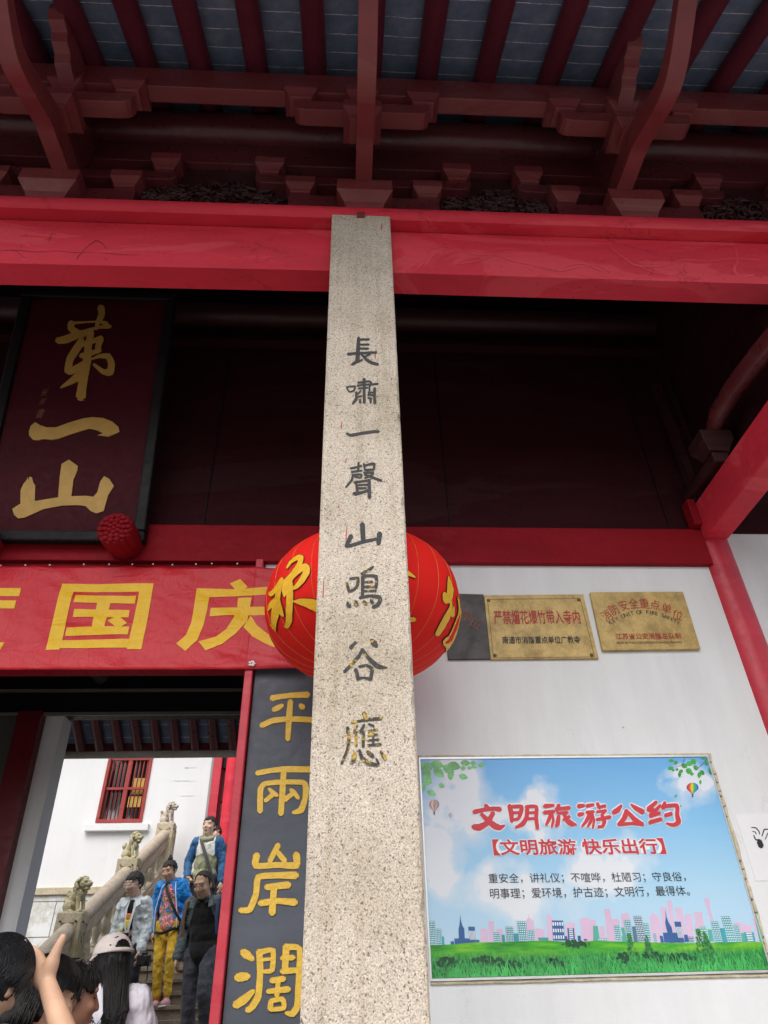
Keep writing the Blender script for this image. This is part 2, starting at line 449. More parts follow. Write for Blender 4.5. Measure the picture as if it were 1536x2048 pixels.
def glyphs(txt, bold=0.0):
    """flat glyph mesh of a text string; returns verts (x,z), faces"""
    cu_ = bpy.data.curves.new('t', 'FONT'); cu_.body = txt; cu_.size = 1.0; cu_.offset = bold; cu_.resolution_u = 3; cu_.fill_mode = 'BOTH'
    o = bpy.data.objects.new('t', cu_); COL.objects.link(o); bpy.context.view_layer.update()
    dg = bpy.context.evaluated_depsgraph_get(); me = bpy.data.meshes.new_from_object(o.evaluated_get(dg))
    vs = [Vector(v.co) for v in me.vertices]; fs = [tuple(p.vertices) for p in me.polygons]
    bpy.data.objects.remove(o); bpy.data.curves.remove(cu_); bpy.data.meshes.remove(me)
    return vs, fs
def text_on(mb, txt, bl, br, tl, Y, h, bold=0.0, ring=0):
    if bold > 0:
        # weight comes from a ring of shifted copies, each a hair above the last
        n = ring or 4; w_ = bold*0.5; k = abs(bl[1]-tl[1])
        for i in range(n):
            a = 2*math.pi*i/n; dx, dy = math.cos(a)*w_*k, math.sin(a)*w_*k
            text_on(mb, txt, (bl[0]+dx, bl[1]+dy), (br[0]+dx, br[1]+dy), (tl[0]+dx, tl[1]+dy), Y, h+0.00012*(i+1))
    """fit a line of text into the box whose bottom-left, bottom-right, top-left photo pixels lie on the wall plane Y"""
    vs, fs = glyphs(txt, bold)
    if not vs: return mb
    x0 = min(v.x for v in vs); x1 = max(v.x for v in vs); y0 = min(v.y for v in vs); y1 = max(v.y for v in vs)
    a, b, c = P(*bl, Y), P(*br, Y), P(*tl, Y); u = b-a; v_ = c-a
    for i, fc in enumerate(fs):      # every face a few microns from its neighbours, so that no two share a plane
        hh = h+0.000012*(i % 7)
        mb.add([a+u*((vs[k].x-x0)/(x1-x0))+v_*((vs[k].y-y0)/(y1-y0))+Vector((0, -hh, 0)) for k in fc], [tuple(range(len(fc)))])
    return mb
def glyph_at(mb, ch, px, py, size, rot, Y, h, bold=0.0, asp=1.0):
    vs, fs = glyphs(ch, bold)
    x0 = min(v.x for v in vs); x1 = max(v.x for v in vs); y0 = min(v.y for v in vs); y1 = max(v.y for v in vs)
    c = P(px, py, Y); s = size; ca, sa = math.cos(rot), math.sin(rot); out = []
    for v in vs:
        x = (v.x-(x0+x1)/2)*s*asp; z = (v.y-(y0+y1)/2)*s
        out.append(c+Vector((x*ca-z*sa, -h, x*sa+z*ca)))
    return mb.add(out, fs)
# ================================================================== ground
WY = 3.9            # front wall plane
FL = 0.25           # hall floor level
g = MB(); g.add([(-60, -60, 0), (60, -60, 0), (60, 60, 0), (-60, 60, 0)], [(0, 1, 2, 3)])
def paving_mat():
    m, nt, b = nmat('paving'); co = coords(nt, 'Object')
    br = N(nt, 'ShaderNodeTexBrick'); nt.links.new(co, br.inputs['Vector'])
    br.inputs['Scale'].default_value = 1.0; br.inputs['Brick Width'].default_value = 0.9; br.inputs['Row Height'].default_value = 0.45
    br.inputs['Mortar Size'].default_value = 0.006; br.inputs['Color1'].default_value = (0.26, 0.253, 0.245, 1); br.inputs['Color2'].default_value = (0.30, 0.292, 0.28, 1); br.inputs['Mortar'].default_value = (0.2, 0.19, 0.17, 1)
    n = noise_n(nt, co, 30, 5); f = ramp(nt, n.outputs[0], [(0.3, (0.75, 0.75, 0.75)), (0.7, (1.05, 1.05, 1.05))])
    nt.links.new(mix(nt, 1.0, br.outputs[0], f.outputs[0], 'MULTIPLY'), b.inputs['Base Color']); b.inputs['Roughness'].default_value = 0.8
    return m
M['pave'] = paving_mat()
struct(g.build('ground', 'pave'))
struct(MB().box(-7, 7, 3.0, 6.0, 0.004, FL).build('hall_floor', 'paving', bev=0.01))

# ================================================================== gatehouse
G = thing('temple_gatehouse', 'red and white temple gatehouse with deep rafters under a tiled roof', 'building', (0, 3.9, 0))
XL, XR = -6.5, 6.5
# --- lintel under the eave, in two bays either side of the stone pillar
def lintel(x0, x1, z0, z1, dz):
    prof = []
    zt = 5.48
    for i in range(9):
        t = i/8; z = zt+(z0-zt)*t
        prof.append((2.452-0.028*math.sin(math.pi*min(1, t*1.08)), z))
    prof += [(2.60, z0), (2.60, zt)]
    b = MB(); n = len(prof)
    vs = []
    segs = 24
    for i in range(segs+1):
        x = x0+(x1-x0)*i/segs; zz = (z1-z0)*i/segs
        for y, z in prof: vs.append((x, y, z+(zz if z < 5.4 else zz*max(0, (z-z0))*0)))
    fs = [(i*n+k, i*n+(k+1) % n, (i+1)*n+(k+1) % n, (i+1)*n+k) for i in range(segs) for k in range(n)]
    fs += [tuple(range(n)), tuple(range(segs*n, (segs+1)*n))]
    b.add(vs, fs); return b.build('lintel', 'red', G, smooth=40)
LL = lintel(XL, -0.10, 4.992, 5.052, 0); LR = lintel(0.225, XR, 5.05, 5.028, 0)
def onBeam(x, y, h):
    Y = 2.43
    for _ in range(4):
        p = P(x, y, Y); Y = 2.452-0.028*math.sin(math.pi*min(1, max(0, (5.48-p.z)/0.44)*1.08))
    return P(x, y, Y)+Vector((0, -h, 0))
REP = '165,1062,5 192,1022,6 172,1000,5 245,985,7 300,1000,6 370,1018,6 450,1018,8 520,1045,5 600,1060,6 700,1085,5 760,1070,8 850,1060,5 900,1085,5; 305,1055,4 370,1045,5 450,1018,5; 700,1080,7 740,1060,7 800,1055,6 870,1085,6; 900,985,3 1000,1060,8 1110,1065,6 1200,1040,6 1290,1045,5 1400,1035,6 1500,1040,6; 1010,1060,7 1080,1090,5 1200,1108,5; 1340,985,4 1400,985,6 1415,1040,9 1400,1080,10 1425,1108,8 1480,1100,6; 380,940,3 560,950,3 760,945,3'
stroke_mesh(MB(), pstrokes(REP), 768, 0, 2.0, onBeam, 0.0012, 0.00005, 0).build('paint_repair', plain('repair_red', (0.73, 0.045, 0.072), 0.5), LR)
CRK = '300,1056,1.6 310,1030,2.4 345,990,1.4 385,962,3.2 412,976,2.6 430,1002,1; 0,1003,1 60,1000,1.6 150,1008,1.4 230,1003,1 300,1010,1.4 390,1009,1 480,1018,1.6 560,1020,1; 415,1058,1.5 428,1040,2.2 420,1030,1; 40,1000,1 70,1008,1.5 90,1025,1.6 150,1060,1.2; 190,960,1 204,946,1.6 210,930,1.4 195,975,1'
stroke_mesh(MB(), pstrokes(CRK), 0, 0, 2.0, onBeam, 0.0012, 0.00005, 0).build('paint_crack', plain('crack_dark_red', (0.22, 0.012, 0.02), 0.7), LL)
bar = [(2.62, 5.487), (2.375, 5.487)]+[(2.372-0.020*math.sin(math.pi*t/8)-0.002, 5.487+0.125*t/8) for t in range(1, 8)]+[(2.382, 5.615), (2.62, 5.615)]
b = MB(); b.prism(bar, 'x', XL, XR); b.build('ledge_bar', 'red', G, smooth=30)

# --- bracket sets: block, trunk-shaped strut, outer arm
ang_c = [(2.42, 5.842), (2.30, 5.842), (2.15, 5.832), (2.02, 5.818), (1.86, 5.745), (1.735, 5.685), (1.62, 5.664), (1.53, 5.69), (1.45, 5.735), (1.36, 5.80), (1.27, 5.865), (1.16, 5.95), (1.08, 6.0)]
th = [.16, .17, .18, .18, .17, .15, .13, .12, .11, .10, .09, .08, .05]
def resample(c, t, n=40):
    out = []
    pts = [(a[0], a[1], q) for a, q in zip(c, t)]
    d = []
    for i in range(len(pts)-1):
        p0 = pts[max(i-1, 0)]; p1 = pts[i]; p2 = pts[i+1]; p3 = pts[min(i+2, len(pts)-1)]
        for k in range(4):
            tt = k/4
            d.append(tuple(0.5*((2*p1[j])+(-p0[j]+p2[j])*tt+(2*p0[j]-5*p1[j]+4*p2[j]-p3[j])*tt*tt+(-p0[j]+3*p1[j]-3*p2[j]+p3[j])*tt**3) for j in range(3)))
    d.append(pts[-1]); return d
def small_block(parent, x, y, z, w_, d_, h, name='bearing_block', mat='maroonlt', taper=0.3):
    b = MB(); w2, d2 = w_/2, d_/2; k = 1-taper; hz = h*0.5
    ring = lambda s_, zz: [(x-w2*s_, y-d2*s_, zz), (x+w2*s_, y-d2*s_, zz), (x+w2*s_, y+d2*s_, zz), (x-w2*s_, y+d2*s_, zz)]
    vs = ring(k*0.94, z)+ring(k*1.05, z+hz*0.35)+ring(1, z+hz)+ring(1, z+h)
    fs = [(0, 1, 2, 3), (12, 13, 14, 15)]+[(i*4+j, i*4+(j+1) % 4, (i+1)*4+(j+1) % 4, (i+1)*4+j) for i in range(3) for j in range(4)]
    b.add(vs, fs); return b.build(name, mat, parent, bev=0.004)
def arm_shape(x0, x1, y0, y1, z0, z1, cut=0.07):
    # bracket arm with rounded lower ends
    pr = [(x0, z1), (x0, z0+cut)]+[(x0+cut-cut*math.cos(a), z0+cut-cut*math.sin(a)) for a in (R_(30), R_(60))]+[(x0+cut, z0), (x1-cut, z0)]+[(x1-cut+cut*math.sin(a), z0+cut-cut*math.cos(a)) for a in (R_(30), R_(60))]+[(x1, z0+cut), (x1, z1)]
    return MB().prism(pr, 'y', y0, y1)
def bracket(xc, xa, xo):
    B = small_block(G, xc, 2.47, 5.618, 0.36, 0.30, 0.24, 'bracket', 'maroonlt', 0.3)
    # strut: curved like a trunk
    d = resample(ang_c, th); b = MB(); n = len(d)
    vs = []
    for y, z, t in d: vs += [(xa-.053, y, z), (xa+.053, y, z), (xa+.053, y, z+t), (xa-.053, y, z+t)]
    fs = [(i*4+k, i*4+(k+1) % 4, (i+1)*4+(k+1) % 4, (i+1)*4+k) for i in range(n-1) for k in range(4)]+[(0, 1, 2, 3), (n*4-4, n*4-3, n*4-2, n*4-1)]
    b.add(vs, fs); b.build('strut', 'maroonlt', B, smooth=30, bev=0.003)
    # rear tail wall-side filler between strut and purlin
    MB().box(xa-.05, xa+.05, 2.16, 2.47, 5.99, 6.55).build('bracket_tail', 'maroon', B, bev=0.004)
    arm_shape(xo-0.44, xo+0.44, 2.03, 2.135, 6.15, 6.27).build('bracket_arm', 'maroonlt', B, bev=0.004)
    small_block(B, xo, 2.082, 5.985, 0.24, 0.24, 0.17)
    for s_ in (-1, 0, 1): small_block(B, xo+s_*0.40, 2.075, 6.27, 0.215, 0.19, 0.14)
    # carved nose over the arm
    if abs(xc) > 0.5:
        pr = [(2.03, 6.30), (1.90, 6.33), (1.86, 6.38), (1.80, 6.385), (1.765, 6.44), (1.70, 6.44), (1.66, 6.50), (1.66, 6.58), (2.03, 6.58)]
        q = xo+(0.02 if xc < 0 else 0.0)
        MB().prism(pr, 'x', q-0.05, q+0.05).build('carved_nose', 'maroonlt', B, bev=0.004)
    # inner arms along the wall line
    arm_shape(xc-0.50, xc+0.50, 2.44, 2.52, 5.66, 5.86, 0.09).build('wall_arm', 'maroon', B, bev=0.004)
    arm_shape(xc-0.74, xc+0.74, 2.44, 2.52, 6.00, 6.10, 0.07).build('wall_arm', 'maroon', B, bev=0.004)
    for s_ in (-1, 1):
        small_block(B, xc+s_*0.425, 2.475, 5.86, 0.20, 0.17, 0.15)
        small_block(B, xc+s_*0.645, 2.475, 6.10, 0.20, 0.17, 0.15)
    return B
for xc, xa, xo in ((-1.905, -1.85, -1.84), (0.085, 0.08, 0.065), (1.88, 1.81, 1.81)): bracket(xc, xa, xo)
bracket(3.75, 3.7, 3.68); bracket(-3.8, -3.75, -3.75)

# carved frieze between brackets: foliage scrolls in relief
def frieze(x0, x1):
    b = MB(); rnd = random.Random(int(x0*100))
    b.box(x0, x1, 2.515, 2.545, 5.62, 6.285)
    for k in range(120):
        x = rnd.uniform(x0+.1, x1-.1); u = (x-(x0+x1)/2)/((x1-x0)/2)
        z = 5.80+rnd.random()*(0.30-0.26*u*u)
        a = rnd.uniform(0, 6.28); L = rnd.uniform(.025, .06); pts = []
        for j in range(6):
            t = j/5; aa = a+t*rnd.choice((-3, 3)); pts.append((x+math.cos(aa)*L*(1-.5*t), 2.512-0.015*math.sin(math.pi*t), z+math.sin(aa)*L*(1-.5*t)))
        b.tube(pts, [.007, .013, .013, .011, .009, .005], 6)
    return b.build('carved_frieze', 'innerred', G, smooth=50)
for a, c in ((-3.4, -2.35), (-1.48, -0.36), (0.53, 1.45), (2.33, 3.3)): frieze(a, c)
MB().box(XL, XR, 2.546, 2.60, 5.617, 6.60).build('frieze_backing', 'maroon', G)
MB().box(XL, XR, 2.47, 2.543, 6.29, 6.56).build('purlin_plank', 'maroon', G, bev=0.004)
MB().tube([(XL, 2.455, 6.685), (XR, 2.455, 6.685)], 0.135, 28).build('round_purlin', 'maroon', G, smooth=40)
MB().box(XL, XR, 2.017, 2.12, 6.36, 6.625).build('eave_purlin', 'maroonlt', G, bev=0.005)
# --- roof: boards, rafters
SL = 0.466
zr = lambda y: 6.63+SL*(y-2.02)
def brickroof_mat():
    m, nt, b = nmat('blue_roof_bricks'); co = coords(nt, 'Object')
    sx = nt.nodes.new('ShaderNodeSeparateXYZ'); nt.links.new(co, sx.inputs[0])
    n0 = noise_n(nt, coords(nt, 'Object', (1.6, 0.2, 0.2)), 5, 5, 0.7)
    j = nt.nodes.new('ShaderNodeMath'); j.operation = 'MULTIPLY_ADD'; nt.links.new(n0.outputs[0], j.inputs[0]); j.inputs[1].default_value = 0.016; nt.links.new(sx.outputs['Y'], j.inputs[2])
    d = nt.nodes.new('ShaderNodeMath'); d.operation = 'MULTIPLY_ADD'; nt.links.new(j.outputs[0], d.inputs[0]); d.inputs[1].default_value = 1/0.128; d.inputs[2].default_value = 0.52
    fr = nt.nodes.new('ShaderNodeMath'); fr.operation = 'FRACT'; nt.links.new(d.outputs[0], fr.inputs[0])
    n1 = noise_n(nt, co, 9, 5, 0.6); n2 = noise_n(nt, co, 3, 4)
    base = ramp(nt, n1.outputs[0], [(0.3, (0.10, 0.145, 0.225)), (0.55, (0.15, 0.20, 0.29)), (0.8, (0.24, 0.285, 0.36))])
    ln = ramp(nt, fr.outputs[0], [(0.0, (0, 0, 0)), (0.47, (0, 0, 0)), (0.487, (1, 1, 1)), (0.503, (1, 1, 1)), (0.52, (0, 0, 0))])
    lm = ramp(nt, noise_n(nt, coords(nt, 'Object', (2.2, .6, .6)), 6, 5, 0.7).outputs[0], [(0.36, (0.15, .15, .15)), (0.55, (1, 1, 1))])
    fm = mix(nt, 1.0, ln.outputs[0], lm.outputs[0], 'MULTIPLY')
    nt.links.new(mix(nt, fm, base.outputs[0], (0.88, 0.90, 0.92)), b.inputs['Base Color']); b.inputs['Roughness'].default_value = 0.8
    bump(nt, b, fr.outputs[0], 0.15, 0.01)
    return m
M['roofbrick'] = brickroof_mat()
y0, y1 = 0.55, 4.3
zb = lambda y: zr(y)+0.135
MB().add([(XL, y0, zb(y0)), (XR, y0, zb(y0)), (XR, y1, zb(y1)), (XL, y1, zb(y1)), (XL, y0, zb(y0)+.12), (XR, y0, zb(y0)+.12), (XR, y1, zb(y1)+.12), (XL, y1, zb(y1)+.12)],
         [(0, 1, 2, 3), (7, 6, 5, 4), (0, 4, 5, 1), (2, 6, 7, 3), (1, 5, 6, 2), (0, 3, 7, 4)]).build('roof_boards', 'roofbrick', G)
rx = [-1.755, -1.399, -1.036, -0.652, -0.256, 0.124, 0.513, 0.919, 1.364, 1.769, 2.214, 2.588]
rx = [-4.0+.378*i for i in range(6)][:6]+[-2.13]+rx+[3.0, 3.4]
rx = [x for x in rx if x > -2.6]
for x in rx:
    r = 0.076
    jx = random.uniform(-.006, .006)
    MB().tube([(x, y0+.05, zr(y0+.05)+r), (x+jx, 2.3, zr(2.3)+r), (x, 4.2, zr(4.2)+r)], [r*.97, r*1.02, r], 18).build('rafter', 'rafter', G, smooth=50)
# tiles on top of the eave: tile ends
b = MB()
for i in range(58):
    x = -5.6+.2*i
    b.tube([(x, y0-.08, zb(y0)+.15), (x, 4.25, zb(4.25)+.17)], .075, 10)
b.build('roof_tiles', plain('grey_roof_tile', (0.10, 0.10, 0.105), 0.8), G, smooth=40)

# --- inner front wall: dark boards, wall beam, plaster, posts
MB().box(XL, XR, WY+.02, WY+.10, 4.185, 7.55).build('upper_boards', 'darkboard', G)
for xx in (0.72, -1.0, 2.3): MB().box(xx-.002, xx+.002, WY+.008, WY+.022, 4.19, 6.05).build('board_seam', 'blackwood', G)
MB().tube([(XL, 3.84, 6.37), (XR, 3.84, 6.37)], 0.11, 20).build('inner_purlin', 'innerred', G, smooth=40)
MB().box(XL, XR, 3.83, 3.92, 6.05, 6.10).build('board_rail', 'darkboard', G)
MB().box(XL, 2.50, 3.86, 4.08, 3.888, 4.178).build('wall_beam', 'reddoor', G, bev=0.006)
MB().box(-0.545, 2.5, WY, WY+.17, 0.0, 3.888).build('plaster_wall', 'white', G)
MB().box(2.66, XR, WY+.03, WY+.17, 0.0, 4.46).build('plaster_wall', 'white', G)
MB().box(XL, -3.75, WY, WY+.17, 0.0, 3.888).build('plaster_wall', 'white', G)
MB().lathe([(0.124, 0), (0.124, 4.14)], (2.583, 3.965, 0), 28).build('column', 'redpost', G, smooth=40)
MB().box(2.49, 2.665, 2.6, 3.86, 4.09, 4.37).build('cross_beam', 'red', G, bev=0.01)
MB().box(2.43, 2.488, 3.80, 3.895, 4.182, 4.40).build('beam_cleat', 'reddoor', G, bev=0.006)
# curved tie in the gable of the porch with its block
pts = [(2.54, 2.45, 4.66), (2.54, 2.75, 4.715), (2.54, 3.05, 4.75), (2.54, 3.28, 4.745), (2.54, 3.42, 4.69)]
MB().tube(pts, [.070, .070, .068, .064, .045], 14).build('curved_tie', 'maroon', G, smooth=50)
small_block(G, 2.52, 3.45, 4.50, 0.22, 0.20, 0.16, 'bearing_block', 'innerred')
MB().box(2.47, 2.58, 3.40, 3.88, 4.42, 4.50).build('gable_rail', 'innerred', G, bev=0.005)
MB().box(2.50, 2.56, 3.80, 3.86, 4.40, 5.6).build('gable_post', 'innerred', G)
MB().box(2.70, 2.74, 2.62, 3.88, 4.38, 7.4).build('gable_board', 'darkboard', G)
# door frame
MB().box(-0.60, -0.552, 3.83, 4.10, 0.0, 3.888).build('door_jamb', 'redpost', G, bev=0.006)
MB().box(-3.75, -3.21, 3.87, 4.10, 0.0, 3.888).build('door_jamb', 'reddoor', G, bev=0.006)
MB().box(-3.21, -0.60, 3.90, 4.02, 3.16, 3.886).build('door_lintel', 'reddoor', G)
# carved pegs that carry the name board
def peg(px_, name='carved_peg'):
    a = Vector((px_, 3.86, 3.985)); e = Vector((px_-.005, 3.585, 3.955)); ax = (e-a).normalized()
    b = MB(); n = 28; vs = []
    u = ax.cross(Vector((0, 0, 1))).normalized(); v_ = u.cross(ax)
    for t, s_ in ((0, .92), (.5, .97), (.92, 1.0), (1.0, .93)):
        for k in range(n*2):
            q = math.pi*k/n; rr = .112*s_*(1+.045*math.cos(q*14))
            vs.append(a+(e-a)*t+u*math.cos(q)*rr+v_*math.sin(q)*rr)
    m2 = n*2
    fs = [(i*m2+k, i*m2+(k+1) % m2, (i+1)*m2+(k+1) % m2, (i+1)*m2+k) for i in range(3) for k in range(m2)]+[tuple(range(m2)), tuple(range(3*m2, 4*m2))]
    b.add(vs, fs); o = b.build(name, 'reddoor', G, smooth=50)
    f = MB()
    for ring, cnt, rr in ((0, 1, .018), (.030, 6, .020), (.057, 10, .021), (.084, 14, .021)):
        for k in range(cnt):
            q = 2*math.pi*k/cnt+ring*20
            c = e+ax*.004+u*math.cos(q)*ring+v_*math.sin(q)*ring
            f.ell(c, (rr, .014, rr*.8), None, 10, 6)
    f.build('flower_carving', 'reddoor', o, smooth=60)
peg(-1.455); peg(-2.345)

# --- hall behind: rear frame and low rear eave
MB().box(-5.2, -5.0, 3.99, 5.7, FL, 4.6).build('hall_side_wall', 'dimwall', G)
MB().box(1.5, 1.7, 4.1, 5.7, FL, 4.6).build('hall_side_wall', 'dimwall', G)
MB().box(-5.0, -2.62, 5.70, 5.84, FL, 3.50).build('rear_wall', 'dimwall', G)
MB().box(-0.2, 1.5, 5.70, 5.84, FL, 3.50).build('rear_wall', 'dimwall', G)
b = MB(); b.add([(-2.66, 5.56, 3.5), (-2.47, 5.56, 3.5), (-2.40, 5.56, 1.9), (-2.36, 5.56, FL), (-2.53, 5.56, FL), (-2.57, 5.56, 1.9),
                 (-2.66, 5.70, 3.5), (-2.47, 5.70, 3.5), (-2.40, 5.70, 1.9), (-2.36, 5.70, FL), (-2.53, 5.70, FL), (-2.57, 5.70, 1.9)],
                [(0, 1, 2, 5), (5, 2, 3, 4), (1, 7, 8, 2), (2, 8, 9, 3), (0, 5, 11, 6), (5, 4, 10, 11), (0, 6, 7, 1)])
b.build('rear_post', 'reddark', G)
b = MB(); b.add([(-2.47, 5.66, 3.5), (-2.33, 5.66, 3.5), (-2.28, 5.66, 1.9), (-2.24, 5.66, FL), (-2.37, 5.66, FL), (-2.41, 5.66, 1.9),
                 (-2.47, 5.86, 3.5), (-2.33, 5.86, 3.5), (-2.28, 5.86, 1.9), (-2.24, 5.86, FL), (-2.37, 5.86, FL), (-2.41, 5.86, 1.9)],
                [(0, 1, 2, 5), (5, 2, 3, 4), (1, 7, 8, 2), (2, 8, 9, 3), (6, 11, 8, 7), (11, 10, 9, 8)])
b.build('rear_reveal', 'white', G)
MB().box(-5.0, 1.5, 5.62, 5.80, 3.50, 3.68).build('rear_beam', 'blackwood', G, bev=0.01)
MB().box(-5.0, 1.5, 5.595, 5.617, 3.475, 3.50).build('rear_beam_edge', plain('beam_edge_grey', (0.16, 0.145, 0.13), 0.6), G)  # paler grey strip along the lower edge of the black beam
MB().box(-5.0, 1.5, 5.64, 5.70, 3.682, 4.55).build('rear_dark_sheet', 'blackwood', G)  # added black sheet standing for the darkness above the rear beam
MB().box(-5.0, 1.5, 5.60, 5.63, 3.68, 3.70).build('rear_beam_edge', MATS['beam_edge_grey'], G)
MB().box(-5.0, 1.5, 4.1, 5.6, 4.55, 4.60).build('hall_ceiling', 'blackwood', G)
MB().tube([(-2.9, 4.2, 4.35), (-2.05, 5.6, 3.80)], .07, 10).build('hall_brace', 'dark', G, smooth=50)
zq = lambda y: 3.395+.60*(6.45-y)
MB().add([(-5, 6.47, zq(6.47)+.11), (1.5, 6.47, zq(6.47)+.11), (1.5, 4.0, zq(4.0)+.11), (-5, 4.0, zq(4.0)+.11), (-5, 6.47, zq(6.47)+.22), (1.5, 6.47, zq(6.47)+.22), (1.5, 4.0, zq(4.0)+.22), (-5, 4.0, zq(4.0)+.22)],
         [(0, 1, 2, 3), (7, 6, 5, 4), (0, 4, 5, 1), (2, 6, 7, 3), (1, 5, 6, 2), (0, 3, 7, 4)]).build('rear_roof', 'roofbrick', G)
for i in range(12):
    x = -2.415+.172*i
    r = .042
    MB().tube([(x, 6.42, zq(6.42)+r), (x, 5.5, zq(5.5)+r)], r, 12).build('rear_rafter', 'maroon', G, smooth=50)
MB().box(-5, 1.5, 6.445, 6.462, 3.44, 3.53).build('eave_board', 'maroon', G)
MB().tube([(-5, 6.50, 3.430), (1.5, 6.50, 3.435)], .045, 12).build('gutter', plain('gutter_grey', (0.42, 0.41, 0.36), 0.6), G, smooth=50)

# ================================================================== stone pillar
Pl = thing('stone_pillar', 'tall speckled granite pillar carved with eight dark characters', 'pillar', (0.062, 2.52, 0))
def shaft():
    # hand dressed stone: chamfered arrises that wander and chip a little
    b = MB(); rnd = random.Random(9); n = 130; vs = []
    x0, x1, ya, yb = -.119, .243, 2.35, 2.70
    for j in range(n+1):
        z = 5.483*j/n; ch = []
        for k in range(4):
            c = .0055+.0035*noise.noise(Vector((k*9.1, z*6, 2)))+(.010*max(0, noise.noise(Vector((k*5.7, z*3.1, 7)))-.25))+(.012*rnd.random()**8)
            ch.append(max(.002, c))
        a, c_, d, e = ch
        vs += [(x0+a, ya, z), (x1-c_, ya, z), (x1, ya+c_, z), (x1, yb-d, z), (x1-d, yb, z), (x0+e, yb, z), (x0, yb-e, z), (x0, ya+a, z)]
    fs = [(j*8+k, j*8+(k+1) % 8, (j+1)*8+(k+1) % 8, (j+1)*8+k) for j in range(n) for k in range(8)]+[tuple(range(8)), tuple(range(n*8, n*8+8))]
    return b.add(vs, fs)
shaft().build('shaft', 'granite', Pl)
q = shaft(); q.v = [v+Vector((2.90, 0, 0)) for v in q.v]; q.build('corner_pillar', 'granite', G)
MB().box(0.035, 0.085, 2.335, 2.36, 5.455, 5.50).build('wooden_peg', 'maroonlt', Pl)
def gold_ink(name, lo, hi):
    m, nt, b = nmat(name); co = coords(nt, 'Object'); n = noise_n(nt, co, 26, 5, 0.7); n2 = noise_n(nt, co, 120, 3)
    r = ramp(nt, n.outputs[0], [(lo, (0.035, 0.034, 0.033)), (hi, (0.50, 0.33, 0.04))])
    g_ = ramp(nt, n2.outputs[0], [(0.35, (0.6, .6, .6)), (0.6, (1.2, 1.2, 1.2))])
    nt.links.new(mix(nt, 1, r.outputs[0], g_.outputs[0], 'MULTIPLY'), b.inputs['Base Color']); b.inputs['Roughness'].default_value = 0.7
    return m
M['ink'] = plain('black_ink', (0.03, 0.03, 0.032), 0.7, 0.4, 120, 0.2, 120)
M['inkgold'] = gold_ink('worn_gilt_ink', 0.56, 0.62); M['inkgold2'] = gold_ink('worn_gilt_ink_more', 0.50, 0.58)
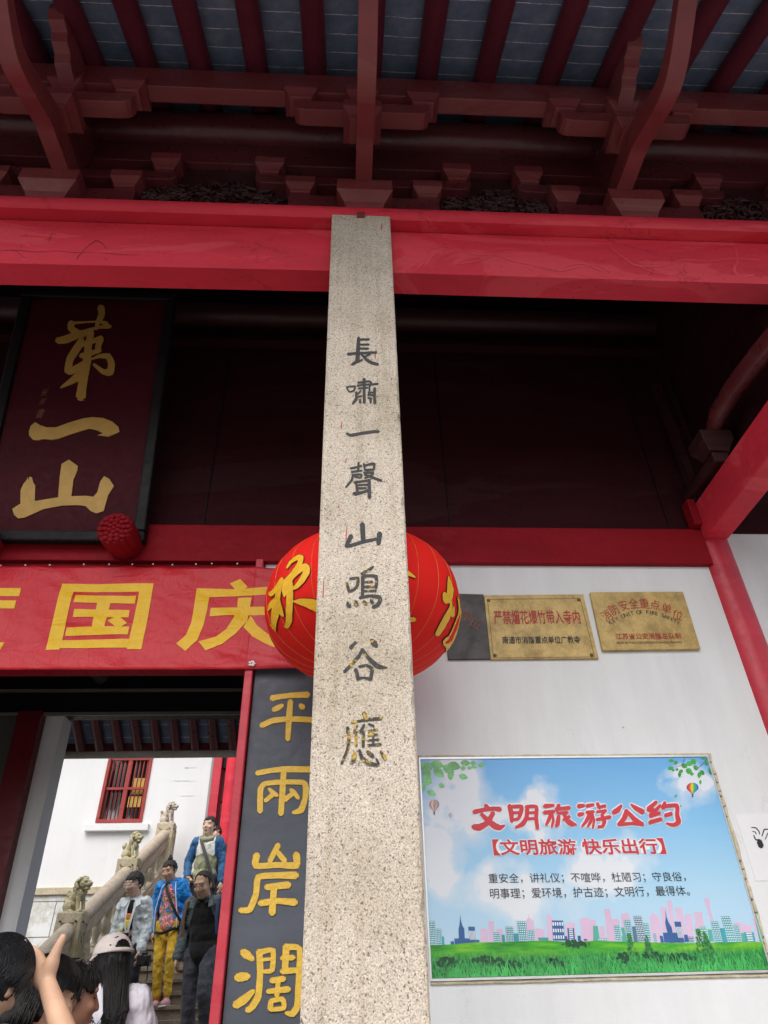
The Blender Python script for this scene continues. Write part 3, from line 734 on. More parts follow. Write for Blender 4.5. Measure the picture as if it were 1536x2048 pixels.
CH = [
 (670, 660, 12.8, 'ink', '605,200,80 590,500,110 575,800,110; 600,250,65 870,245,60; 600,380,55 865,378,55; 600,482,50 855,478,50; 325,625,70 560,600,70 1060,580,60; 590,770,90 530,830,80 440,890,70; 560,830,60 700,770,45; 895,630,50 750,690,50; 670,620,50 800,760,75 950,850,80 1105,885,60'),
 (670, 660, 12.8, 'ink', '300,1470,50 380,1450,45 515,1450,55 480,1560,50 365,1585,40 300,1480,45; 745,1260,90 745,1500,75 750,1860,80; 590,1350,55 740,1340,55 860,1315,50 920,1345,60 885,1445,50; 575,1430,55 740,1405,50 920,1400,50 1100,1380,55; 610,1500,50 840,1480,45; 885,1420,50 880,1600,45; 545,1600,65 545,1760,75 455,1890,55; 590,1640,40 660,1560,40; 570,1725,40 680,1690,40; 640,1790,55 645,1860,60; 1015,1500,75 1010,1700,70 1020,1880,80; 845,1610,30 970,1605,40; 840,1660,45 970,1680,45; 845,1745,45 940,1760,45; 910,1800,55 910,1860,65'),
 (670, 840, 12.8, 'ink', '300,350,60 410,395,85 700,340,80 1000,300,80 1120,300,70'),
 (670, 840, 12.8, 'ink', '605,1095,65 590,1300,65; 405,1245,65 680,1180,50; 425,1335,65 680,1300,50; 450,1405,45 670,1400,60 650,1480,55 500,1450,50; 460,1400,60 430,1540,65 275,1725,45; 740,1130,55 765,1280,55; 750,1170,45 990,1125,75 1000,1260,60; 765,1285,50 1000,1270,50; 735,1350,45 985,1355,60 900,1440,50 760,1490,45; 750,1400,45 900,1450,60 1050,1510,60 1190,1560,60; 490,1600,50 900,1545,50; 540,1620,65 575,1850,75; 600,1665,40 815,1660,40; 600,1755,50 800,1745,40; 475,1890,70 560,1890,70 870,1805,55; 870,1550,90 880,1990,90'),
 (670, 1030, 10.24, 'ink', '330,430,100 230,640,85; 230,640,80 350,620,70 600,545,75 850,495,65; 560,190,110 580,540,95; 915,380,110 890,590,95'),
 (670, 1030, 10.24, 'inkgold', '310,1310,60 470,1300,70 460,1440,65 390,1530,60 290,1560,70 240,1400,65; 780,1060,45 700,1130,70 540,1210,50; 570,1260,75 560,1690,70; 600,1250,60 845,1260,70 840,1500,60; 620,1380,45 760,1370,55; 600,1475,50 840,1465,50; 600,1560,45 840,1555,50; 510,1695,60 700,1660,60 890,1680,80 930,1740,80 870,1850,80 770,1890,60; 260,1800,60 290,1870,100; 420,1780,90 440,1850,90; 590,1780,70 640,1830,70; 740,1760,80 775,1810,60'),
 (670, 1270, 12.8, 'inkgold', '530,190,80 480,240,90 400,330,110; 930,130,90 1000,210,170 1060,290,110; 690,400,80 600,560,90 240,950,85; 690,370,90 850,580,100 1080,800,130 1330,840,45; 530,890,110 570,1030,100 580,1140,90; 620,810,70 820,780,75 950,880,95 910,1140,95; 580,1130,80 720,1095,60 900,1130,80'),
 (670, 1410, 12.8, 'inkgold2', '745,210,120 785,380,110; 430,455,70 700,400,75 1000,360,90 1180,350,100; 320,580,90 355,850,95 320,1150,85 170,1500,70; 560,540,60 470,710,60; 530,690,75 540,1050,80; 745,510,60 660,690,90; 720,690,80 720,1070,80; 860,490,55 990,540,60; 850,670,50 1090,630,55; 850,780,55 1090,755,55; 840,910,50 1120,880,50; 840,1035,60 1170,1010,70; 975,640,50 975,1020,55; 510,1230,90 470,1440,120; 625,1160,70 680,1340,100 850,1490,110 1080,1540,80; 1060,1390,60 1120,1520,60; 830,1200,80 960,1310,110; 1170,1200,70 1280,1370,120')]
for ox, oy, sc, mt, tx in CH:
    stroke_mesh(MB(), pstrokes(tx), ox, oy, sc, onY(2.35), 0.0012, 0.00018, 0.0).build('character', mt, Pl)
b = MB()
for x, y, l in ((764, 447, 12), (684, 843, 14), (694, 1050, 30), (678, 1010, 6), (648, 1155, 40), (752, 700, 16), (693, 918, 8)):
    stroke_mesh(b, [[(x, y, 1.0), (x-1, y+l*.5, 2.2), (x-2, y+l, 2.6)]], 0, 0, 1, onY(2.35), 0.001, 0.0001, 0)
b.build('red_paint_drip', plain('red_drip', (0.42, 0.06, 0.04), 0.6), Pl)
# ================================================================== name board 第一山 (leans out at the top)
TL = R_(14)
bp = Vector((0, 3.79, 4.02)); bn = Vector((0, -math.cos(TL), -math.sin(TL)))   # face normal looks down and out
bu = Vector((0, -math.sin(TL), math.cos(TL)))                                    # up along the board
def onBoard(x, y, h): return PP(x, y, bp, bn)+bn*h
NB = thing('name_board', 'dark red board with three gilt characters, leaning out from the upper wall', 'sign board', (-1.9, 3.79, 4.02))
def bpt(x, y): return PP(x, y, bp, bn)
ir = bpt(273, 1031).x; il = -1.9-(ir+1.9); zt = (bpt(200, 600)-bp).dot(bu); zbm = (bpt(200, 1063)-bp).dot(bu)
def slab(name, x0, x1, u0, u1, h0, h1, mat, bev=0.004):
    b = MB(); vs = []
    for h in (h0, h1):
        for x, u in ((x0, u0), (x1, u0), (x1, u1), (x0, u1)): vs.append(Vector((x, bp.y, bp.z))+bu*u+bn*h)
    b.add(vs, [(0, 1, 2, 3), (7, 6, 5, 4), (0, 4, 5, 1), (1, 5, 6, 2), (2, 6, 7, 3), (3, 7, 4, 0)])
    return b.build(name, mat, NB, bev=bev)
M['boardred'] = paint('board_lacquer_red', (0.055, 0.005, 0.010), 0.6, 0.0, 0.0, 0.1, 0.15, 0.03)
M['gilt'] = plain('old_gilt', (0.48, 0.29, 0.065), 0.45, 0.1, 14, 0.15, 60, 0.5, 0.15)
slab('panel', il, ir, zbm, zt, -0.05, 0, 'boardred')
fw = 0.075
slab('frame_rail', il-fw, ir+fw, zbm-0.075, zbm-0.002, -0.06, 0.03, 'blackwood', 0.012)
slab('frame_rail', il-fw, ir+fw, zt+0.002, zt+0.075, -0.06, 0.03, 'blackwood', 0.012)
slab('frame_stile', il-fw, il-0.002, zbm-0.001, zt+0.001, -0.06, 0.028, 'blackwood', 0.012)
slab('frame_stile', ir+0.002, ir+fw, zbm-0.001, zt+0.001, -0.06, 0.028, 'blackwood', 0.012)
DI = '1035,80,75 1045,150,65 1010,220,50 985,300,30; 590,420,60 680,405,75 790,360,75 860,345,70 930,305,30 1010,285,20 1100,270,45 1135,275,30; 735,240,70 725,290,60 800,345,70; 760,238,25 900,228,14 1000,225,14 1085,240,40 1110,265,30; 935,330,70 905,500,75 890,650,85 855,820,90 830,1000,100; 840,410,60 790,500,80 720,610,70 700,730,75 760,720,70 860,650,45; 940,610,16 1020,580,35 1110,580,60 1145,660,70 1130,740,75 1060,740,50 965,665,30; 1040,400,55 1010,470,60 1000,530,45 950,545,30; 800,500,20 870,450,45 960,425,45 1040,390,45; 835,580,55 900,560,50 1030,520,40; 880,690,90 830,770,90 730,840,60 625,903,12'
stroke_mesh(MB(), pstrokes(DI), 0, 600, 5.12, onBoard, 0.006, 0.0003, 0.006).build('character', 'gilt', NB)
YI = '300,330 320,270 365,232 420,265 480,285 580,285 700,240 850,195 950,180 1060,190 1150,225 1215,280 1225,330 1170,355 1110,380 1060,372 1000,365 1060,345 990,312 920,297 840,320 720,358 600,402 530,412 450,403 390,418 340,410 305,370'
poly_mesh(MB(), YI, 0, 800, 5.12, onBoard, 0.008, 0, 0.008).build('character', 'gilt', NB)
SH = '130,1120 215,1065 215,930 245,865 280,820 285,795 298,830 305,790 330,795 345,850 365,880 360,1040 600,1000 615,800 635,660 710,615 800,680 795,730 755,820 735,990 880,985 960,995 1000,950 1030,840 1070,785 1120,810 1170,885 1110,980 1065,1140 990,1165 930,1140 880,1090 800,1080 640,1085 450,1120 330,1175 250,1210 190,1215 150,1180'
poly_mesh(MB(), SH, 0, 800, 5.12, onBoard, 0.008, 0, 0.008).build('character', 'gilt', NB)
def glyph_board(ch, x0, y0, x1, y1):
    vs, fs = glyphs(ch, 0.0); b = MB()
    ax = min(v.x for v in vs); bx = max(v.x for v in vs); ay = min(v.y for v in vs); by = max(v.y for v in vs)
    b.add([onBoard(x0+(x1-x0)*(v.x-ax)/(bx-ax)-(v.y-ay)/(by-ay)*0+(8*(v.y-ay)/(by-ay)), y1+(y0-y1)*(v.y-ay)/(by-ay), 0.002) for v in vs], fs); return b
giltred = plain('dull_gilt_signature', (0.20, 0.07, 0.04), 0.5)
for ch, q in (('米', (79, 777, 92, 793)), ('芾', (76, 797, 87, 810)), ('書', (70, 818, 84, 836))):
    glyph_board(ch, *q).build('signature_character', giltred, NB)

# ================================================================== banner
BNY = 3.835
BN = thing('festival_banner', 'red plastic banner with large yellow characters, pinned across the gate beam', 'banner', (-1.5, 3.84, 3.5))
def banner_mat(name, col, rough=0.40):
    m, nt, b = nmat(name); co = coords(nt, 'Object', (1, 1, 1)); n = noise_n(nt, co, 5, 4, 0.6)
    r = ramp(nt, n.outputs[0], [(0.3, tuple(x*.9 for x in col)), (0.7, col)])
    nt.links.new(r.outputs[0], b.inputs['Base Color']); b.inputs['Roughness'].default_value = rough; b.inputs['Specular IOR Level'].default_value = 0.32
    # creases radiating along the cloth
    w1 = noise_n(nt, coords(nt, 'Object', (2.2, 1, 5.5)), 1.3, 3, 0.5, 1.6); w2 = noise_n(nt, coords(nt, 'Object', (6, 1, 3)), 2.4, 3, 0.55, 2.0)
    mm = mix(nt, 0.35, w1.outputs[0], w2.outputs[0]); bump(nt, b, mm, 0.38, 0.035)
    return m
M['banner'] = banner_mat('banner_red_vinyl', (0.60, 0.012, 0.026)); M['banyel'] = banner_mat('banner_yellow_print', (0.86, 0.52, 0.012))
xr = P(508, 1240, BNY).x; zt_ = P(200, 1135, BNY).z; zb_ = P(300, 1341, BNY).z
def bdisp(x, z):
    u = (z-zb_)/(zt_-zb_)
    k = 0.010*math.sin(x*9+2.5*u*3)*u*0.5+0.012*noise.noise(Vector((x*2.6+u*1.3, u*2.2, 3.1)))+0.006*noise.noise(Vector((x*8+u*5, u*6, 9)))
    d = (x-xr)+ (u)*0.9
    k += 0.012*math.exp(-((u-0.10-(xr-x)*0.35)/0.05)**2)*math.exp(-max(0, xr-x)/0.35)
    return 0.018+k
def onBan(lift):
    def f(x, y, h):
        p = P(x, y, BNY); return Vector((p.x, BNY-bdisp(p.x, p.z)-h-lift, p.z))
    return f
def sheet(x0, x1, nx, nz, mat, name, dz=0.0):
    b = MB(); vs = []
    for j in range(nz+1):
        for i in range(nx+1):
            x = x0+(x1-x0)*i/nx; z = zb_+(zt_-zb_)*j/nz
            sag = 0.010*abs(math.sin(x*math.pi/0.2))*(-1 if j == nz else 0)
            vs.append((x, BNY-bdisp(x, z)-dz, z+sag))
    b.add(vs, [(j*(nx+1)+i, j*(nx+1)+i+1, (j+1)*(nx+1)+i+1, (j+1)*(nx+1)+i) for j in range(nz) for i in range(nx)])
    return b.build(name, mat, BN, smooth=True, solid=0.0015)
sheet(-3.25, xr, 150, 40, 'banner', 'banner_cloth')
sheet(xr-0.02, -0.27, 24, 30, banner_mat('banner_end_red', (0.60, 0.03, 0.05)), 'banner_end', 0.002)
GUO = '610,245 1485,245 1470,322 592,322; 592,318 720,318 606,782 578,872 445,872; 1345,318 1472,318 1365,872 1228,872 1250,775; 600,782 1255,775 1230,858 585,858; 740,355 1315,358 1300,430 722,430; 730,495 1252,492 1240,565 715,572; 650,665 1252,655 1235,733 632,742; 945,425 1070,425 1015,665 895,665; 1110,565 1165,565 1230,620 1170,660 1120,660 1040,600'
QING = '768,238 870,198 942,272 905,290 825,295; 455,285 800,290 1250,275 1250,340 850,357 570,370 445,372; 452,300 575,365 555,500 520,640 460,780 345,885 257,812 350,730 400,620 430,480; 588,480 840,465 1300,450 1300,535 820,545 578,560; 848,375 978,370 960,480 935,600 830,720 700,820 540,882 470,795 640,750 740,680 810,570 840,470; 900,660 970,545 1030,640 1130,720 1260,790 1195,850 1100,810 990,750'
DU = '-300,272 215,288 195,363 -205,355 -208,402 168,403 150,480 -212,478 -225,800 55,805 10,885 -60,915 -300,890'
poly_mesh(MB(), GUO, 0, 1120, 4.8, onBan(0.003), 0.0006, 0.0002, 0, 3).build('character', 'banyel', BN)
poly_mesh(MB(), QING, 300, 1120, 4.8, onBan(0.003), 0.0006, 0.0002, 0, 3).build('character', 'banyel', BN)
poly_mesh(MB(), DU, 0, 1120, 4.8, onBan(0.003), 0.0006, 0.0002, 0, 3).build('character', 'banyel', BN)
nail = plain('nail_head', (0.7, 0.68, 0.65), 0.35, 0.1)
for x, y in ((4, 1133), (54, 1133), (102, 1132), (170, 1131), (221, 1132), (267, 1132), (308, 1131), (346, 1131), (393, 1130), (425, 1130), (476, 1131)):
    p = P(x, y, BNY); MB().ell((p.x, BNY-bdisp(p.x, p.z)-.004, p.z-.004), (.006, .005, .006), None, 10, 6).build('nail', nail, BN, smooth=True)
b = MB(); q = P(505, 1331, BNY)
for a in range(5): b.ell((q.x+.012*math.cos(a*1.3), BNY-bdisp(q.x, q.z)-.012, q.z+.012*math.sin(a*1.3)), (.012, .005, .007), None, 8, 6)
b.build('ribbon_knot', plain('white_ribbon', (0.85, .84, .8), .5), BN, smooth=True)

# ================================================================== couplet board
CB = thing('couplet_board', 'tall grey wooden board with gilt characters beside the doorway', 'couplet board', (-0.3, 3.88, 0.3))
CY = 3.868
M['slate'] = paint('slate_grey_paint', (0.085, 0.098, 0.125), 0.5, 0.2, 0.0, 0.15, 0.35, 0.25)
MB().box(-0.5445, -0.06, CY, 3.899, 0.35, 3.245).build('board', 'slate', CB, bev=0.003)
M['gold'] = plain('gold_paint', (0.76, 0.49, 0.05), 0.4, 0.08, 40, 0.3, 60, 0.5)
M['goldline'] = plain('gold_edge_line', (0.16, 0.10, 0.02), 0.6)
PING = '410,205,95 500,185,80 700,160,80 955,150,95; 430,380,70 500,350,85 570,310,55; 840,310,70 880,345,90; 690,250,85 670,500,90 650,830,75; 250,620,80 420,545,85 640,520,80 900,525,85 1110,540,85'
LIANG = '185,1340,80 400,1300,75 620,1280,90 1070,1285,90; 590,1290,85 570,1600,90 545,1960,85; 230,1920,85 235,1600,85 300,1500,75 560,1475,75 880,1480,75 925,1560,90 910,1740,80 850,1900,100 730,1940,50; 365,1580,45 430,1640,70 490,1680,60; 440,1650,70 310,1760,65; 690,1590,50 740,1630,70 810,1720,60; 740,1640,65 600,1745,80'
AN = '285,265,75 270,380,65 500,370,60 700,375,75 700,255,70; 510,160,60 420,330,55; 505,235,55 580,330,55; 700,480,80 480,480,65 300,500,65 275,680,65 210,840,65 110,850,60; 385,605,65 620,580,75; 465,610,65 445,880,75; 320,775,70 500,750,65 690,765,75'
KUO = '135,1285,75 180,1320,90 240,1365,55; 75,1560,85 130,1550,95 190,1545,75; 60,1850,85 150,1790,90 245,1700,50; 310,1280,70 320,1500,65 300,1750,70 240,1860,70 185,1905,65; 320,1290,60 455,1270,55 445,1480,55 340,1495,40; 350,1370,35 450,1360,35; 595,1225,75 580,1490,65; 595,1235,65 735,1255,60 725,1600,65 715,1850,70 660,1940,70 590,1930,35; 550,1355,60 670,1345,60; 550,1490,65 710,1480,60; 440,1590,65 570,1570,65; 510,1600,50 495,1750,50; 400,1705,55 620,1680,65; 435,1800,50 425,1890,60; 430,1805,50 555,1785,55 570,1880,50 430,1895,50'
for tx, ox, oy, sc in ((PING, 490, 1370, 7.587), (LIANG, 490, 1370, 7.587), (AN, 460, 1660, 5.278), (KUO, 460, 1660, 5.278)):
    c = stroke_mesh(MB(), pstrokes(tx), ox, oy, sc, onY(CY), 0.004, 0.0003, 0.004).build('character', 'gold', CB)
    stroke_mesh(MB(), pstrokes(tx), ox, oy, sc, onY(CY), 0.0008, 0.0001, 0, 8 if sc > 6 else 6).build('edge_line', 'goldline', c)

# ================================================================== lantern
LC = Vector((0.083, 3.235, 3.215)); LA, LB_ = 0.517, 0.375
LN = thing('red_lantern', 'big round red festival lantern with yellow characters hanging behind the granite pillar', 'lantern', tuple(LC))
m, nt, b_ = nmat('lantern_red_silk'); co = coords(nt, 'Object'); n = noise_n(nt, co, 200, 2)
r = ramp(nt, n.outputs[0], [(0.3, (0.76, 0.012, 0.009)), (0.7, (0.86, 0.018, 0.011))]); nt.links.new(r.outputs[0], b_.inputs['Base Color'])
b_.inputs['Roughness'].default_value = 0.8; b_.inputs['Specular IOR Level'].default_value = 0.25
M['silk'] = m
NR = 24
def lrad(th_, ph):
    # th: latitude, ph: longitude; slight lobes between the ribs
    k = abs(math.sin(ph*NR/2)); lob = 0.992+0.008*k
    c, s_ = math.cos(th_), math.sin(th_)
    e = 2.25
    q = (abs(c)**e+abs(s_)**e)**(-1/e)
    return Vector((LA*lob*q*c*math.cos(ph), LA*lob*q*c*math.sin(ph), LB_*q*s_))
b = MB(); nu, nv = NR*6, 40; vs = []
for j in range(nv+1):
    t = -math.pi/2*0.93+math.pi*0.93*j/nv
    for i in range(nu): vs.append(LC+lrad(t, 2*math.pi*i/nu))
b.add(vs, [(j*nu+i, j*nu+(i+1) % nu, (j+1)*nu+(i+1) % nu, (j+1)*nu+i) for j in range(nv) for i in range(nu)]+[tuple(range(nu)), tuple(range(nv*nu, (nv+1)*nu))])
b.build('globe', 'silk', LN, smooth=60)
for i in range(NR):
    ph = 2*math.pi*i/NR
    pts = [LC+lrad(-math.pi/2*.93+math.pi*.93*j/30, ph)*1.001 for j in range(31)]
    MB().tube(pts, 0.0013, 6).build('rib', plain('rib_gold_thread', (0.58, 0.20, 0.03), 0.5), LN)
cap_m = plain('lantern_gold_cap', (0.6, 0.4, 0.06), 0.35, 0.1)
MB().lathe([(.15, -.035), (.165, 0), (.15, .045)], LC+Vector((0, 0, LB_-.01)), 28).build('top_ring', cap_m, LN, smooth=40)
MB().lathe([(.13, -.045), (.15, -.01), (.14, .03)], LC-Vector((0, 0, LB_-.01)), 28).build('bottom_ring', cap_m, LN, smooth=40)
b = MB()
for i in range(60):
    q = 2*math.pi*i/60
    b.tube([LC+Vector((.12*math.cos(q), .12*math.sin(q), -LB_-.03)), LC+Vector((.125*math.cos(q), .125*math.sin(q), -LB_-.17))], .0035, 5)
b.build('fringe', plain('yellow_fringe', (0.75, 0.5, 0.05), 0.7), LN)
MB().tube([LC+Vector((0, 0, LB_)), Vector((LC.x, LC.y, 6.95))], .006, 8).build('hanging_wire', 'blackwood', LN)
def onLan(x, y, h):
    d = ray(x, y); o = O-LC
    # nearest hit on the true lantern profile by marching
    a = (d.x/LA)**2+(d.y/LA)**2+(d.z/LB_)**2; bq = 2*((o.x*d.x+o.y*d.y)/LA**2+o.z*d.z/LB_**2); c = (o.x/LA)**2+(o.y/LA)**2+(o.z/LB_)**2-1
    D = bq*bq-4*a*c
    t = (-bq-math.sqrt(D))/(2*a) if D > 0 else -bq/(2*a)
    p = o+d*t
    ph = math.atan2(p.y, p.x); cl = math.hypot(p.x, p.y)/LA; sl_ = p.z/LB_
    th_ = math.atan2(sl_, cl)
    q = lrad(th_, ph); n = Vector((q.x/LA**2, q.y/LA**2, q.z/LB_**2)).normalized()
    return LC+q*1.003+n*h
ZH1 = '385,400,18 440,320,40 520,270,60 595,250,65 560,360,70 480,480,90 400,590,110 375,700,95 370,800,25; 430,600,90 445,760,95 450,960,90 455,1130,85 425,1200,70 395,1200,40; 475,530,45 570,430,75 650,375,90 665,450,90 610,570,85 540,660,65 470,690,40; 325,550,50 285,650,95 205,730,70 165,770,60 155,740,30; 290,640,95 270,850,85; 270,840,100 190,910,80 150,990,25; 265,850,120 258,1000,110 245,1150,85 268,1270,20; 290,900,90 330,1000,80 375,1065,30; 185,1170,15 245,1225,55'
ZH2 = '500,862,15 600,870,80 720,890,130 850,930,160 950,980,150'
FU = '675,520,15 690,620,75 700,700,110 680,800,110 630,850,110 605,760,60; 700,860,35 690,950,50 610,1100,95 480,1310,70; 735,940,15 700,1060,60; 800,820,20 815,900,35 820,1020,50 800,1120,95 755,1240,115 690,1370,115 620,1420,130 645,1500,85 595,1625,18'
MIS = '60,430,40 110,480,60 200,530,25; 110,1110,60 165,1110,70'
blk = plain('lantern_black_outline', (0.035, 0.012, 0.010), 0.6); yl = plain('lantern_yellow_print', (0.90, 0.50, 0.02), 0.5, 0.1, 40)
def subdiv(pts): return pts
for tx, ox in ((ZH1+';'+ZH2, 520), (FU, 800), (MIS, 800)):
    c = stroke_mesh(MB(), pstrokes(tx), ox, 1080, 7.062, onLan, 0.0032, 0.0003, 0).build('character', yl, LN)
    stroke_mesh(MB(), pstrokes(tx), ox, 1080, 7.062, onLan, 0.0015, 0.0001, 0, 9).build('outline', blk, c)

# ================================================================== brass plaques
def brass_mat(name, col, dark):
    m, nt, b = nmat(name); co = coords(nt, 'Object'); n = noise_n(nt, coords(nt, 'Object', (1.2, 1, 1)), 7, 7, 0.7); n2 = noise_n(nt, co, 70, 4)
    r = ramp(nt, n.outputs[0], [(0.3, dark), (0.52, col), (0.75, tuple(min(1, x*1.25) for x in col))])
    v = ramp(nt, n2.outputs[0], [(0.3, (0.86, .86, .86)), (0.6, (1.03, 1.03, 1.03))])
    nt.links.new(mix(nt, 1, r.outputs[0], v.outputs[0], 'MULTIPLY'), b.inputs['Base Color']); b.inputs['Metallic'].default_value = 0.12
    rr = ramp(nt, n.outputs[0], [(0.3, (.6, .6, .6)), (0.7, (.38, .38, .38))]); nt.links.new(rr.outputs[0], b.inputs['Roughness']); return m
M['brass'] = brass_mat('weathered_brass', (0.53, 0.375, 0.13), (0.30, 0.205, 0.07)); M['darkplate'] = brass_mat('tarnished_plate', (0.055, 0.048, 0.044), (0.025, 0.022, 0.02))
def plaque(name, label, tl, tr, br, bl, mat, th=0.018, y=WY):
    T = thing(name, label, 'plaque', tuple(P(*bl, y)), 'metal plaques on the white wall')
    q = [P(*t, y) for t in (bl, br, tr, tl)]
    b = MB(); b.add([Vector((p.x, y-th, p.z)) for p in q]+[Vector((p.x, y-.0005, p.z)) for p in q], [(0, 1, 2, 3), (7, 6, 5, 4), (0, 4, 5, 1), (1, 5, 6, 2), (2, 6, 7, 3), (3, 7, 4, 0)])
    b.build('plate', mat, T, bev=0.003); return T, y-th
pr_ = plain('plaque_red_enamel', (0.40, 0.03, 0.02), 0.5, 0.2); pk_ = plain('plaque_black_enamel', (0.03, 0.028, 0.025), 0.5)
T1, y1_ = plaque('plaque', 'dark tarnished plaque half hidden behind the red lantern', (880, 1189), (966, 1191), (982, 1320), (896, 1321), 'darkplate')
b = MB()
for ch, x, y, rt in (('点', 896, 1205, -.35), ('单', 933, 1231, -.5), ('位', 951, 1246, -.6)): glyph_at(b, ch, x, y, 0.085, rt, y1_, 0.002, 0.0)
b.build('lettering', plain('dull_red_letters', (0.20, 0.07, 0.045), 0.6), T1)
T2, y2_ = plaque('plaque', 'brass plaque with red and black lettering between the dark plaque and the fire safety plaque', (967, 1193), (1165, 1191), (1196, 1319), (980, 1321), 'brass')
b = MB(); text_on(b, '严禁烟花爆竹带入寺内', (989, 1249), (1162, 1248), (986, 1221), y2_, 0.002, 0.014); b.build('lettering', pr_, T2)
b = MB(); text_on(b, '南通市消防重点单位广教寺', (1005, 1288), (1161, 1287), (1004, 1273), y2_, 0.002, 0.016); b.build('lettering', pk_, T2)
lnm = plain('plaque_etched_line', (0.14, 0.09, 0.03), 0.5)
def etched(T, pts, y, w_=1.0):
    b = MB(); stroke_mesh(b, [[(p[0], p[1], w_), (q[0], q[1], w_)] for p, q in zip(pts, pts[1:]+pts[:1])], 0, 0, 1, onY(y), 0.0012, 0.0001, 0); b.build('border_line', lnm, T)
etched(T2, [(975, 1199), (1160, 1197), (1189, 1314), (987, 1316)], y2_)
for x, y in ((977, 1201), (1157, 1200), (990, 1311), (1183, 1310)):
    p = P(x, y, y2_); MB().ell((p.x, p.y-.001, p.z), (.011, .008, .011), None, 12, 6).build('screw', lnm, T2, smooth=True)
T3, y3_ = plaque('plaque', 'brass fire safety plaque with an arch of red characters, the right hand one', (1178, 1188), (1363, 1187), (1398, 1301), (1203, 1304), 'brass', 0.026)
b = MB()
arc = [(1213, 1231), (1228, 1219), (1247, 1211), (1267, 1207), (1288, 1207), (1310, 1210), (1333, 1217), (1355, 1230)]
for i, (ch, (x, y)) in enumerate(zip('消防安全重点单位', arc)): glyph_at(b, ch, x, y, 0.082, R_(30-8.6*i), y3_, 0.002, 0.0, 0.85)
b.build('lettering', pr_, T3)
b = MB(); s_ = 'KEY UNIT OF FIRE SAFETY'
for i, ch in enumerate(s_):
    if ch == ' ': continue
    t = i/(len(s_)-1); x = 1221+t*(1356-1221); y = 1245-21.5*(1-((t-0.5)/0.5)**2)+t*1.5; glyph_at(b, ch, x, y, 0.040, R_(36*(0.5-t)*1.3), y3_, 0.002, 0.0, 1.0)
b.build('lettering', pk_, T3)
b = MB(); text_on(b, '江苏省公安消防总队制', (1232, 1279), (1363, 1278), (1230, 1267), y3_, 0.002, 0.012); b.build('lettering', pr_, T3)
b = MB(); text_on(b, 'ISSUED BY PUBLIC FIRE BRIGADE OF JIANGSU PROVINCE', (1234, 1289), (1365, 1288), (1233, 1283.5), y3_, 0.002); b.build('lettering', pk_, T3)

# ================================================================== poster
PY = WY-0.012
PO = thing('notice_poster', 'large printed board of blue sky, skyline and grass with red heading', 'poster', tuple(P(863, 1958, WY)))
TLp, TRp, BRp, BLp = P(839, 1521, WY), P(1421, 1514, WY), P(1530, 1941, WY), P(863, 1957, WY)
px0, px1, pz0, pz1 = 0.4165, 2.066, (BLp.z+BRp.z)/2, (TLp.z+TRp.z)/2
def sky_print():
    m, nt, b = nmat('poster_sky_print'); co = coords(nt, 'Object'); sx = nt.nodes.new('ShaderNodeSeparateXYZ'); nt.links.new(co, sx.inputs[0])
    mp = nt.nodes.new('ShaderNodeMapRange'); mp.inputs[1].default_value = pz0; mp.inputs[2].default_value = pz1; nt.links.new(sx.outputs['Z'], mp.inputs[0])
    g_ = ramp(nt, mp.outputs[0], [(0.0, (0.55, 0.72, 0.86)), (0.35, (0.42, 0.68, 0.88)), (0.65, (0.25, 0.56, 0.86)), (1.0, (0.14, 0.42, 0.80))])
    n = noise_n(nt, coords(nt, 'Object', (1, 1, 1.2)), 2.3, 7, 0.55, 0.3); n2 = noise_n(nt, co, 0.9, 3, 0.5)
    wz = noise_n(nt, co, 3.0, 4, 0.55); wsub = nt.nodes.new('ShaderNodeVectorMath'); wsub.operation = 'SUBTRACT'; nt.links.new(wz.outputs['Color'], wsub.inputs[0]); wsub.inputs[1].default_value = (.5, .5, .5)
    wsc = nt.nodes.new('ShaderNodeVectorMath'); wsc.operation = 'MULTIPLY_ADD'; nt.links.new(wsub.outputs[0], wsc.inputs[0]); wsc.inputs[1].default_value = (.55, 0, .55); nt.links.new(co, wsc.inputs[2]); wco = wsc.outputs[0]
    def blob(cx, cz, rx_, rz_):
        t = nt.nodes.new('ShaderNodeMapping'); t.vector_type = 'POINT'; t.inputs['Scale'].default_value = (1/rx_, 0, 1/rz_); t.inputs['Location'].default_value = (-cx/rx_, 0, -cz/rz_)
        nt.links.new(wco, t.inputs[0]); l = nt.nodes.new('ShaderNodeVectorMath'); l.operation = 'LENGTH'; nt.links.new(t.outputs[0], l.inputs[0])
        f = ramp(nt, l.outputs['Value'], [(0.0, (1, 1, 1)), (1.0, (0, 0, 0))]); return f.outputs[0]
    cur = None
    for q in ((0.60, 2.36, 0.34, 0.42), (0.52, 2.1, 0.22, 0.3), (0.9, 2.35, 0.3, 0.16), (1.98, 2.42, 0.22, 0.2), (1.9, 2.52, 0.2, 0.1), (1.35, 2.06, 0.3, 0.2), (0.85, 1.95, .4, .18)):
        bq = blob(*q)
        cur = bq if cur is None else mix(nt, 1.0, cur, bq, 'LIGHTEN')
    md = nt.nodes.new('ShaderNodeMath'); md.operation = 'MULTIPLY_ADD'; nt.links.new(cur, md.inputs[0]); md.inputs[1].default_value = 0.85; nt.links.new(n.outputs[0], md.inputs[2])
    f = ramp(nt, md.outputs[0], [(0.62, (0, 0, 0)), (0.92, (.55, .55, .55)), (1.2, (0.9, 0.9, 0.9))])
    nt.links.new(mix(nt, f.outputs[0], g_.outputs[0], (0.80, 0.83, 0.87)), b.inputs['Base Color'])
    b.inputs['Roughness'].default_value = 0.22; b.inputs['Specular IOR Level'].default_value = 0.5
    w_ = noise_n(nt, co, 9, 3); bump(nt, b, w_.outputs[0], 0.05, 0.02); return m
